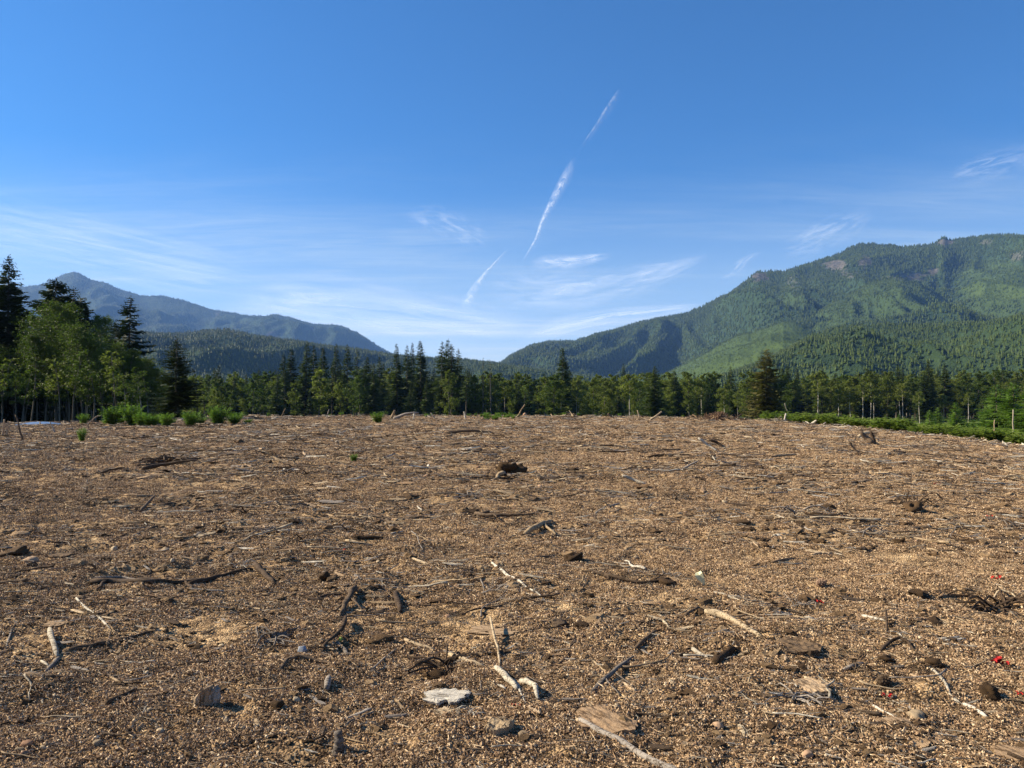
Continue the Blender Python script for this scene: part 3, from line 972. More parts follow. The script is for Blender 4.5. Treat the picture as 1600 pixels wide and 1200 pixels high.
S([(970, 1123), (995, 1117), (1030, 1122), (1062, 1125)], 2.6, 'wood_brown', 'dark thin branch curving beyond the tan bark slab', name='branch', cat='branch', fork=[(3, 1010, 1124, 1.4)])
S([(1062, 1124), (1080, 1116), (1103, 1113)], 1.8, 'wood_brown', 'slim dark twig continuing the thin curved branch', name='twig', cat='twig')
S([(1102, 961), (1125, 967), (1150, 976), (1175, 990), (1192, 998)], 5.5, 'wood_pale', 'ridged pale root lying diagonally in the open soil', name='root', cat='root', r1=3.2, rough=.3, lift=[3, 4, 3, 1, 0])
S([(1115, 926), (1137, 933), (1162, 941)], 1.9, 'wood_white', 'thin white stick below the pale leaf')
S([(1117, 1042), (1132, 1030), (1150, 1018)], 8, 'soil_dark', 'dark thick bark chunk with a ringed end beside a pale chip', name='bark_chunk', cat='bark', r1=6, lift=[0, 2, 2], rough=.3)
S([(1081, 1016), (1095, 1024), (1108, 1031)], 3.4, 'wood_white', 'pale round wood chip beside the dark thick bark chunk', name='wood_chip', cat='wood chip')
S([(1054, 1031), (1070, 1022), (1078, 1010)], 2.4, 'wood_brown', 'dark twig with a pale knob beside the thick bark chunk', name='twig', cat='twig')
S([(905, 963), (918, 968), (927, 974)], 1.9, 'wood_pale', 'short pale stick between the long white stick and the dark straight branch')
S([(1030, 962), (1038, 973), (1046, 983)], 2.2, 'wood_pale', 'short pale stick before a small dark hollow beside the ridged pale root')
S([(925, 1033), (938, 1045), (952, 1056)], 1.8, 'wood_pale', 'thin pale twig touching the upper side of the dark straight branch', name='twig', cat='twig')
S([(972, 1069), (984, 1076), (994, 1082)], 3, 'wood_tan', 'small tan chip behind the lower end of the dark straight branch', name='wood_chip', cat='wood chip')
S([(1036, 1058), (1054, 1070)], 1.5, 'wood_white', 'thin white straw in the soil beside the dark bark chunk', name='straw', cat='straw')
S([(1476, 1003), (1495, 1001), (1509, 999)], 2.8, 'wood_white', 'upper one of two flat white splinters lying together', name='splinter', cat='splinter', flat=.6)
S([(1474, 1008), (1500, 1010), (1532, 1013)], 3.2, 'wood_white', 'lower one of two flat white splinters with a dark edge', name='splinter', cat='splinter', flat=.6)
S([(1386, 1001), (1410, 1002), (1443, 1003)], 3.2, 'wood_grey', 'dark flat bar of wood behind the arched dark root', name='wood_bar', cat='wood bar', flat=.5)
S([(1402, 989), (1410, 996), (1421, 1001)], 1.6, 'wood_white', 'thin white curved straw over the dark flat bar', name='straw', cat='straw')
S([(1375, 1020), (1390, 1010), (1405, 1005), (1418, 1009), (1429, 1017)], 3.0, 'wood_brown', 'arched dark root standing clear of the soil', name='root', cat='root', lift=[0, 5, 8, 5, 0])
S([(1386, 990), (1385, 975), (1384, 966)], 1.8, 'wood_brown', 'upright dark twig above the dark flat bar', name='twig', cat='twig', lift=[0, 8, 14])
S([(1347, 965), (1365, 968), (1385, 971)], 3.2, 'wood_white', 'bright white stick beside the upright dark twig', r1=2.2)
S([(1207, 959), (1220, 959), (1238, 961)], 2.4, 'wood_white', 'bright white stick in front of the red-brown pine cone')
S([(1256, 967), (1273, 968)], 2.6, 'wood_white', 'short white chip just beyond the end of a bright white stick', name='wood_chip', cat='wood chip')
S([(1452, 1044), (1468, 1056), (1478, 1072), (1484, 1088), (1497, 1100)], 2.4, 'wood_white', 'frayed pale root splitting into several strands', name='root', cat='root', fork=[(3, 1485, 1074, 1.3), (9, 1498, 1088, 1.4), (9, 1505, 1104, 1.4)])
S([(1505, 1102), (1522, 1110), (1543, 1122)], 3.6, 'wood_white', 'peeled white stick at the lower end of the frayed pale root')
S([(1315, 1139), (1330, 1133), (1345, 1127)], 2.0, 'wood_white', 'straight white stick on bare soil near the flat tan stone')
S([(1363, 1104), (1380, 1114), (1404, 1125)], 2.2, 'wood_white', 'slanting white stick with a thin tail beside the flat tan stone')
S([(1243, 1115), (1255, 1130), (1264, 1145)], 1.3, 'wood_pale', 'thin looping pale strand by the brown wood slab', name='strand', cat='twig')
S([(1317, 1050), (1330, 1046), (1349, 1040)], 3.0, 'wood_grey', 'grey curved stick between the wide brown slab and the pine cone', lift=[0, 3, 3])
S([(1255, 1060), (1275, 1070), (1292, 1077)], 3.4, 'wood_pale', 'pale splintered stick lying beside a tan slab fragment')
S([(1262, 1100), (1276, 1112)], 3.4, 'wood_tan', 'short tan stick just beneath the tan slab fragment')
S([(1553, 946), (1570, 955), (1590, 968)], 1.4, 'wood_pale', 'thin pale vine stem bent through the vine tangle', name='vine', cat='vine')
S([(1500, 970), (1518, 962), (1540, 957), (1562, 958)], 1.8, 'wood_pale', 'low pale vine stem under the vine tangle', name='vine', cat='vine')
S([(1552, 936), (1562, 931), (1580, 935), (1595, 943)], 1.6, 'wood_pale', 'arching pale vine stem along the top of the vine tangle', name='vine', cat='vine', lift=[0, 8, 8, 2])
S([(1465, 935), (1490, 932), (1520, 933)], 2.0, 'wood_tan', 'straight tan stick behind the vine tangle')
S([(1420, 1065), (1440, 1059)], 2, 'wood_tan', 'little tan stick above the slanting frayed root')
S([(1420, 1055), (1438, 1063), (1455, 1067)], 3.6, 'wood_tan', 'flat tan chip between the round pine cone and the frayed pale root', name='wood_chip', cat='wood chip', flat=.5)
S([(818, 838), (832, 833), (848, 826), (862, 818)], 4.5, 'wood_pale', 'pale driftwood root with forked upper arms', name='driftwood', cat='driftwood', lift=[0, 5, 6, 3], fork=[(3, 842, 823, 2), (6, 868, 838, 3.2), (9, 855, 812, 1.5)])
S([(540, 846), (560, 849), (583, 853)], 3.0, 'wood_pale', 'pale flat splinter under a dark hollow in the mid field', name='splinter', cat='splinter', r1=1.5)
S([(553, 843), (575, 842), (600, 842)], 5, 'soil_dark', 'dark damp bark strip right above the pale flat splinter', name='bark_strip', cat='bark', flat=.5)
S([(972, 744), (990, 751), (1011, 758)], 2.6, 'wood_white', 'straight white stick in the open ground beyond the driftwood root')
S([(930, 803), (948, 793), (968, 788)], 2.0, 'wood_grey', 'thin curved grey stick below the straight white stick')
S([(776, 751), (780, 742), (790, 740)], 3.8, 'wood_pale', 'curled pale root in front of the blocky root clump', name='root', cat='root', lift=[0, 6, 4])
S([(780, 752), (795, 755), (815, 756)], 3.0, 'wood_brown', 'dark low root at the foot of the curled pale root', name='root', cat='root')
S([(697, 677), (720, 675), (745, 674), (770, 677), (797, 681)], 2.6, 'wood_brown', 'long dark log lying buried across the far field', name='log', cat='log', r1=1.6)
S([(1091, 685), (1105, 695), (1124, 708)], 1.8, 'wood_white', 'pale stick leaning down in front of the dark root sticks')
S([(1108, 688), (1120, 692), (1131, 701)], 2.2, 'wood_brown', 'dark crooked root stick next to the pale leaning stick', name='root', cat='root', lift=[6, 4, 0], fork=[(3, 1104, 682, 1.4)])
S([(1064, 736), (1078, 727), (1092, 720)], 1.6, 'wood_grey', 'thin grey stick lying below the dark root sticks')
S([(1010, 716), (1040, 713), (1080, 712)], 3, 'soil_dark', 'line of dark broken bark in the far middle of the field', name='bark_strip', cat='bark', flat=.6)
S([(1340, 685), (1350, 678), (1362, 677)], 2.8, 'wood_pale', 'pale arm of the forked stump root pointing towards the camera', name='stick', cat='stick', lift=[2, 8, 9])
S([(1365, 694), (1354, 686), (1343, 676)], 4.0, 'wood_brown', 'forked brown stump root sticking up above the field edge', name='stump_root', cat='root', lift=[0, 6, 14], fork=[(0, 1362, 679, 2.6)])
S([(1366, 693), (1364, 683), (1360, 674)], 2.6, 'wood_brown', 'short upright prong next to the forked brown stump root', name='root', cat='root', lift=[0, 8, 16])
S([(1326, 690), (1334, 702), (1345, 712)], 2.0, 'wood_brown', 'dark twig slanting in front of the forked stump root', name='twig', cat='twig', lift=[8, 4, 0])
S([(1205, 715), (1225, 712), (1245, 711)], 2.4, 'wood_tan', 'tan stick with a dark underside at the quiet side of the far field', lift=[0, 3, 3])
S([(155, 741), (172, 735), (195, 732)], 3.4, 'wood_brown', 'dark broad stick in the dim corner of the far field', flat=.6)
S([(222, 735), (250, 728), (280, 723), (308, 720)], 3.6, 'wood_brown', 'long dark branch heaped with soil in the far field', name='branch', cat='branch', r1=1.8)
S([(194, 775), (215, 776), (240, 776)], 2.2, 'wood_tan', 'straight tan stick in front of the dark branch pile')
S([(219, 801), (231, 792), (242, 781)], 2.6, 'wood_brown', 'bent brown root rising beside the straight tan stick', name='root', cat='root', lift=[0, 4, 7])
S([(245, 792), (262, 792), (276, 790)], 4.2, 'wood_brown', 'dark thick root lump right of the bent brown root'.replace('right of', 'touching'), name='root', cat='root')
S([(172, 848), (195, 836), (222, 821)], 1.8, 'wood_brown', 'thin dark branch slanting above the round tan stone', name='branch', cat='branch')
S([(224, 836), (236, 829), (246, 823)], 3.2, 'wood_brown', 'short curved brown bark piece near the slanting dark branch', name='bark_strip', cat='bark')
S([(312, 804), (330, 799), (348, 797)], 2.0, 'wood_brown', 'dark stick on the open soil between tan stick and long rotten log')
S([(320, 744), (340, 742), (360, 744)], 2.2, 'wood_pale', 'dark stick with a pale broken tip beyond the dark branch pile')
S([(370, 768), (385, 764), (400, 760)], 1.8, 'wood_tan', 'small tan stick beside the path of dark clods')
S([(510, 723), (530, 723), (552, 725)], 1.9, 'wood_pale', 'pale curved stick beside the tiny green sprout')
S([(1208, 960 - 122), (1222, 839)], 2.4, 'wood_white', 'white chip alone in the open middle ground', name='wood_chip', cat='wood chip')
S([(1268, 867), (1285, 866), (1300, 866)], 3.2, 'wood_tan', 'flat tan wood piece above the red-brown pine cone', name='wood_chip', cat='wood chip', flat=.6)
S([(1206, 880), (1225, 877), (1245, 873)], 2.4, 'wood_brown', 'dark straight stick behind the red-brown pine cone')
S([(1292, 774), (1305, 775), (1318, 775)], 1.8, 'wood_white', 'small white stick beside a dark clod in the far field')
S([(1500, 728), (1525, 728), (1550, 730)], 1.6, 'wood_pale', 'long pale straw lying across the far corner of the field', name='straw', cat='straw')
S([(1447, 858), (1475, 863), (1500, 868)], 1.8, 'wood_pale', 'pale straw beyond the vine tangle', name='straw', cat='straw')

slab((660, 1090), (750, 1094), 24, 'wood_white', 'large flaking white bark slab lying flat on the soil', seed=5, th=.03, arch=.05, jag=.3, nx=40, ny=17)
slab((917, 1112), (988, 1150), 34, 'wood_tan', 'big tan bark slab lying over the grey straight pole', seed=9, th=.035, arch=.06, nx=36, ny=17)
slab((1222, 1003), (1276, 1032), 16, 'wood_mid', 'wide brown weathered wood slab sunk in dark soil', seed=13, name='wood_slab', cat='wood slab')
slab((1250, 1066), (1285, 1092), 22, 'wood_tan', 'tan slab fragment with a dark hollow behind it', seed=14, name='wood_slab', cat='wood slab')
slab((1390, 1128), (1460, 1172), 20, 'wood_tan', 'flat tan slab pressed into the soil below the flat tan stone', seed=16, name='wood_slab', cat='wood slab', th=.03)
slab((1560, 1168), (1625, 1195), 22, 'wood_tan', 'broad dusty slab cut by the bottom corner of the picture', seed=17, name='wood_slab', cat='wood slab', th=.03)
slab((730, 985), (815, 990), 12, 'wood_tan', 'flat dusty slab showing just at soil level below the long white stick', seed=18, name='wood_slab', cat='wood slab', th=.012, arch=.02)
slab((70, 977), (108, 975), 14, 'wood_tan', 'flat tan slab beneath the dark red twig by the thin bleached stick', seed=19, name='wood_slab', cat='wood slab', th=.03)
slab((608, 782), (632, 783), 7, 'wood_pale', 'smooth pale flake alone in the mid field', seed=20, name='wood_chip', cat='wood chip', th=.05)
slab((405, 823), (440, 826), 9, 'wood_mid', 'flat dull slab in the mid field beyond the long rotten log', seed=21, name='wood_slab', cat='wood slab', th=.05)
slab((75, 870), (112, 869), 10, 'wood_mid', 'olive-brown flat slab beside the reddish clod', seed=22, name='wood_slab', cat='wood slab', th=.05)
slab((686, 1116), (712, 1120), 8, 'wood_pale', 'thin pale flake beneath the white bark slab', seed=23, name='wood_chip', cat='wood chip')

# splintered upright block: two boards standing in the soil
p = at_pixel(333, 1101)
blk = empty('wood_block', p)
s = p.y / F
for nm, x0, wd, h_, dp, mt, sd, ln in (('splinter', -6, 13, 38, 26, 'wood_mid', 3, .12), ('splinter', 5, 9, 34, 20, 'wood_grey', 4, .05)):
    me_ = slab_mesh(sd, M[mt], h_ * s * 1.35, wd * s * 1.2, dp * s * .35, 10, 5, .02, .25)
    o = bpy.data.objects.new(nm, me_); COL.objects.link(o); o.parent = blk
    o.location = (x0 * s, 0, h_ * s * .38); o.rotation_euler = (math.radians(88), math.radians(-82), math.radians(-8) + ln)
tag(blk, 'splintered grey-brown block of wood standing upright in the soil', 'wood block')
o = bpy.data.objects.new('bark_shard', slab_mesh(33, M['wood_tan'], 22 * s, 9 * s, 3 * s, 8, 4, .03, .3)); COL.objects.link(o)
p2 = at_pixel(307, 1102); o.location = (p2.x, p2.y, p2.z + 7 * s); o.rotation_euler = (math.radians(70), math.radians(-55), 0)
tag(o, 'reddish bark shard leaning beside the splintered upright block', 'bark shard')
lump(353, 1131, 11, 'stone', 'small squared pale stone in front of the splintered upright block', name='stone', cat='stone', flat=1.1, rough=.15, angular=1)

# knotty stub: stacked knobs, with a side spur
p = at_pixel(527, 1181); s = p.y / F
r = np.random.RandomState(4); mb = MB()
zz_ = np.linspace(-.08, 1, 15)
Pn = np.stack([3 * s * np.sin(zz_ * 3), 2 * s * np.cos(zz_ * 4), zz_ * 38 * s], -1)
mb.tube(Pn, s * (9 - 3.2 * zz_) * (1 + .22 * np.sin(zz_ * 22)), 10, r, .25)
mb.tube(np.array([[6 * s, 0, 4 * s], [12 * s, -2 * s, 10 * s], [15 * s, -2 * s, 16 * s]]), [3 * s, 2.6 * s, 2 * s], 6, r, .2)
o = mb.build('knotty_stub', M['wood_grey'], None, True); o.location = p
tag(o, 'knotty grey-brown stub standing upright with a long shadow', 'stub')

slab((760, 1134), (806, 1150), 20, 'wood_pale', 'pale crumbling chunk of wood near the bottom, between the white and tan slabs', name='wood_chunk', cat='wood chunk', seed=3, th=.13, arch=.16, jag=.25)
lump(818, 1150, 20, 'stone', 'grey angular stone pressed against the pale crumbling chunk', name='stone', cat='stone', flat=.5, rough=.2, angular=1)
lump(800, 740, 36, 'soil_dark', 'dark blocky clump of soil and roots standing out in mid field', name='root_clump', cat='root clump', flat=.6, rough=.8, seed=2)
lump(785, 737, 20, 'wood_brown', 'brown soil block joined to the side of the blocky root clump', name='soil_block', cat='clod', flat=.9, rough=.4, seed=5)
lump(895, 876, 26, 'soil_dark', 'small black clump throwing a shadow in the mid field', name='root_clump', cat='root clump', flat=.6, rough=.9, seed=6)
lump(1040, 910, 40, 'soil_dark', 'dark slab of damp soil near the pale leaf', flat=.22, rough=.6, seed=7)
lump(930, 771, 20, 'soil_dark', 'rounded dark clod between root clump and straight white stick', flat=.5, rough=.5, seed=8)
lump(1160, 818, 26, 'soil_dark', 'dark hollowed clod in the open mid field beside no sticks', flat=.35, rough=.8, seed=9)
lump(957, 843, 26, 'soil_dark', 'flat dark clod just past the pale driftwood root', flat=.3, rough=.8, seed=10)
lump(1270, 808, 26, 'soil_dark', 'pair of fused dark clods in the far field', flat=.4, rough=.9, seed=11)
lump(50, 880, 20, 'stone_rust', 'reddish round clod half in shade beside the olive-brown slab', flat=.8, rough=.3, seed=12)
lump(20, 868, 44, 'soil_dark', 'wide black lump standing in for a dark hollow at the dim border of the field', flat=.35, rough=.7, seed=13)  # the dark of a hollow, put in as a black lump
lump(178, 861, 14, 'stone', 'round tan stone beside the slanting dark branch', name='stone', cat='stone', flat=.8, rough=.2, angular=1)
lump(258, 861, 18, 'stone', 'low tan stone past the round tan stone', name='stone', cat='stone', flat=.5, rough=.3, angular=1)
lump(269, 879, 9, 'stone', 'round cream pebble above the long rotten log', name='stone', cat='stone', flat=1, rough=.1)
lump(30, 837, 24, 'wood_tan', 'pale brown hump of soil in the dim part of the mid field', flat=.35, rough=.5, seed=15)
lump(1430, 1121, 30, 'stone', 'flat tan stone next to the slanting white stick', name='stone', cat='stone', flat=.5, rough=.3, angular=1, seed=16)
lump(1262, 1182, 22, 'stone_rust', 'orange-tan rounded stone near the bottom of the field', name='stone', cat='stone', flat=.6, rough=.2, angular=1, seed=17)
lump(1122, 1138, 17, 'stone_rust', 'orange pointed stone between the tan bark slab and white stick', name='stone', cat='stone', flat=.8, rough=.2, angular=1, seed=18)
lump(964, 1106, 10, 'stone', 'round cream stone above the tan bark slab', name='stone', cat='stone', flat=.9, rough=.2, seed=19)
lump(42, 1166, 22, 'stone_rust', 'pinkish stone on top of the stone pair near the bottom corner', name='stone', cat='stone', flat=.6, rough=.2, angular=1, seed=20)
lump(40, 1182, 20, 'stone_rust', 'rust-brown stone beneath the pinkish stone near the bottom corner', name='stone', cat='stone', flat=.6, rough=.2, angular=1, seed=21)
lump(30, 1174, 18, 'stone', 'long buff stone wedged beside the pinkish stone', name='stone', cat='stone', flat=.5, rough=.2, angular=1, seed=22)
lump(250, 1146, 16, 'stone', 'buff pointed stone below the small squared pale stone', name='stone', cat='stone', flat=.6, rough=.2, angular=1, seed=23)
lump(151, 1165, 13, 'stone', 'small upright tan stone in the lower part of the field', name='stone', cat='stone', flat=.9, rough=.2, angular=1, seed=24)
lump(229, 1054, 11, 'stone', 'cream stone inside the bend of the thin curved twig', name='stone', cat='stone', flat=.9, rough=.2, angular=1, seed=25)
lump(463, 1097, 12, 'stone', 'small tan stone near the grey round stub', name='stone', cat='stone', flat=.9, rough=.2, seed=26)
lump(432, 1112, 24, 'soil_dark', 'dark clod in front of the small tan stone', flat=.6, rough=.8, seed=27)
lump(690, 1060, 46, 'soil_dark', 'wide dark heap of damp soil behind the white bark slab', flat=.3, rough=.8, seed=28)
lump(1545, 1088, 22, 'soil_dark', 'dark tilted clod with a reddish shadow near the frayed root', flat=1.0, rough=.7, seed=29)
lump(1382, 1034, 22, 'soil_dark', 'dark crumbly knob beneath the arched dark root', flat=.5, rough=.9, seed=30)
lump(1460, 1040, 24, 'soil_dark', 'round dark clod between the arched root and frayed root', flat=.5, rough=.5, seed=31)
lump(1425, 797, 30, 'soil_dark', 'dark brushy tuft of roots in the far field', name='root_clump', cat='root clump', flat=.6, rough=.9, seed=32)
lump(1407, 849, 16, 'soil_dark', 'small black clod before a pale patch in the mid field', flat=.7, rough=.8, seed=33)
lump(1518, 850, 20, 'soil_dark', 'dark lump with thin twigs in the mid field', flat=.7, rough=.9, seed=34)
lump(870, 978, 26, 'wood_brown', 'smooth brown clod beside a dark hollow below the long white stick', flat=.5, rough=.4, seed=35)
lump(905, 980, 22, 'soil_dark', 'black soil lump against the smooth brown clod', flat=.4, rough=.8, seed=36)
lump(590, 1003, 34, 'soil_dark', 'dark damp heap between the hooked root and the straight pale stick', flat=.3, rough=.8, seed=37)
lump(505, 908, 18, 'soil_dark', 'dark spiky clod beyond the thick twisted root', flat=.8, rough=.9, seed=38)


def pine_cone(px, py, w, label, mat):
    p = at_pixel(px, py); s = w * p.y / F
    root = empty('pine_cone', (p.x, p.y, p.z + s * .32), .6)
    core = MB(); t = np.linspace(-1, 1, 8)
    core.tube(np.stack([t * s * .5, 0 * t, 0 * t], -1), s * .30 * np.sqrt(np.clip(1.05 - t * t, .05, 1)), 8)
    core.build('core', M[mat], root, True)
    sc_ = MB()
    for k_ in range(46):
        t = -0.95 + 1.9 * (k_ / 46); a = k_ * 2.4; rr = s * .30 * math.sqrt(max(.08, 1 - t * t))
        c = np.array([t * s * .5, math.cos(a) * rr, math.sin(a) * rr]); nrm = np.array([.35, math.cos(a), math.sin(a)])
        tg = np.array([0, -math.sin(a), math.cos(a)]); q = s * .10
        V = np.array([c - tg * q, c + tg * q, c + nrm * s * .12 + tg * q * .4, c + nrm * s * .12 - tg * q * .4, c - np.array([q * .5, 0, 0])])
        sc_.add(V, [[0, 1, 4]], [[0, 1, 2, 3]])
    sc_.build('scales', M[mat], root)
    return tag(root, label, 'pine cone')


pine_cone(1381, 1072, 24, 'round brown pine cone lying between the wide slab and frayed root', 'wood_brown')
pine_cone(1283, 916, 17, 'small red-brown pine cone alone on fine gravel', 'rot_red')


def leaf_blade(mb, c, ang_, L, w, curl, rs):
    t = np.linspace(0, 1, 5)
    wv = w * np.sin(np.clip(t * .92 + .06, 0, 1) * math.pi) ** .7
    dx = np.array([math.cos(ang_), math.sin(ang_), 0]); dy = np.array([-math.sin(ang_), math.cos(ang_), 0])
    V = []
    for q, ww in zip(t, wv):
        base = np.array(c) + dx * q * L + np.array([0, 0, curl * L * math.sin(q * 2.4) + .15 * q * L * rs.rand()])
        V += [base - dy * ww + [0, 0, ww * .5], base, base + dy * ww + [0, 0, ww * .5]]
    Q = []
    for k_ in range(4):
        Q += [[k_ * 3, k_ * 3 + 1, k_ * 3 + 4, k_ * 3 + 3], [k_ * 3 + 1, k_ * 3 + 2, k_ * 3 + 5, k_ * 3 + 4]]
    mb.add(V, None, Q)


def red_sprig(px, py, w, label, n=6, seed=0):
    p = at_pixel(px, py); s = w * p.y / F; r = np.random.RandomState(seed + px)
    root = empty('red_leaf_sprig', p)
    st = MB(); st.tube(np.array([[-.5 * s, 0, .02 * s], [0, .1 * s, .12 * s], [.5 * s, 0, .05 * s]]), s * .025, 5); st.build('stem', M['wood_brown'], root)
    for k_ in range(n):
        mb = MB(); a = r.rand() * 6.28
        leaf_blade(mb, ((r.rand() - .5) * s * .8, (r.rand() - .5) * s * .4, .08 * s), a, s * (.35 + .2 * r.rand()), s * .11, .35, r)
        mb.build('leaf', M['red_leaf'], root)
    return tag(root, label, 'red leaves')


red_sprig(1560, 1040, 32, 'bright scarlet leaf sprig lying on the gravel near the paired white splinters', 8)
red_sprig(803, 1106, 16, 'crimson leaves caught under the white broken splinter', 5, 1)
red_sprig(1556, 906, 18, 'small red leaf sprig above the vine tangle', 4, 2)
red_sprig(1462, 758, 10, 'tiny orange-red leaves in the far field beyond the dark brushy tuft', 4, 3)
red_sprig(1547, 809, 10, 'faint red leaves on the gravel in the far corner', 3, 4)
red_sprig(1382, 1090, 18, 'dull maroon leaves in front of the round brown pine cone', 4, 5)
red_sprig(1282, 944, 16, 'dark red leaves in front of the red-brown pine cone', 4, 6)
red_sprig(1596, 1088, 16, 'dark red leaves at the edge beside the dark tilted clod', 4, 7)
red_sprig(532, 862, 12, 'dark red leaf scraps on a stick in the mid field', 3, 8)
p = at_pixel(1101, 914); mb = MB(); leaf_blade(mb, (0, 0, 0), 1.2, .10 * 1.0, .035, .9, np.random.RandomState(2))
o = mb.build('leaf', M['pale_leaf']); o.location = p; o.rotation_euler = (math.radians(35), math.radians(-40), 0)
tag(o, 'single pale yellow leaf standing on edge on the gravel', 'leaf')


def fibre_tuft(px, py, w, label, seed=0, mat='wood_white', n=16, h=.5):
    p = at_pixel(px, py); s = w * p.y / F; r = np.random.RandomState(seed + px); mb = MB()
    for _ in range(n):
        a = r.rand() * 6.28; l = s * (.4 + .6 * r.rand()); c = (r.rand(3) - .5) * [s * .6, s * .6, 0]
        t = np.linspace(0, 1, 5)[:, None]
        Pn_ = c + t * l * np.array([math.cos(a), math.sin(a), 0]) + np.array([0, 0, 1]) * (np.sin(t * 2.6) * l * h * r.rand()) + (r.rand(5, 3) - .5) * s * .05
        mb.tube(Pn_, s * .022, 4)
    o = mb.build('fibre_tuft', M[mat]); o.location = p
    return tag(o, label, 'fibre tuft')


fibre_tuft(1165, 1147, 20, 'fluffy white tuft of wood fibres beyond the tan bark slab')
fibre_tuft(738, 1116, 28, 'frayed grey-white fibres in front of the white bark slab', 1)
fibre_tuft(106, 827, 14, 'little white shredded scrap in the dim part of the mid field', 2)
fibre_tuft(375, 886, 20, 'curved white scraps beyond the branch on the long rotten log', 3)
fibre_tuft(568, 958, 16, 'white frayed chips beside the thick twisted dark root', 4)
fibre_tuft(1466, 976, 16, 'crumpled white scraps behind the paired white splinters', 5)
fibre_tuft(1550, 950, 70, 'tangle of thin dry vine stems in a dark patch', 6, 'wood_brown', 34, .35)
fibre_tuft(415, 1000, 60, 'tangle of dry root strands between the dark branch and hooked root', 7, 'wood_grey', 22, .3)
fibre_tuft(1425, 790, 46, 'brush of thin dark sticks over the far dark tuft', 8, 'wood_brown', 22, .6)
fibre_tuft(705, 1040, 70, 'tangle of dark rootlets in damp soil behind the white bark slab', 9, 'wood_brown', 26, .3)
fibre_tuft(268, 724, 60, 'pile of dark brush beside the long dark branch in the far field', 10, 'wood_brown', 22, .3)
fibre_tuft(1245, 1090, 60, 'matted brown rootlets around the tan slab fragment', 11, 'wood_grey', 24, .25)

# ------------------------------------------------------------------ trees
HF = 3.0


def frame_from(dirs):
    up = np.tile([0., 0, 1], (len(dirs), 1))
    a = np.cross(dirs, up); a /= np.linalg.norm(a, axis=1)[:, None] + 1e-9
    return a, np.cross(a, dirs)


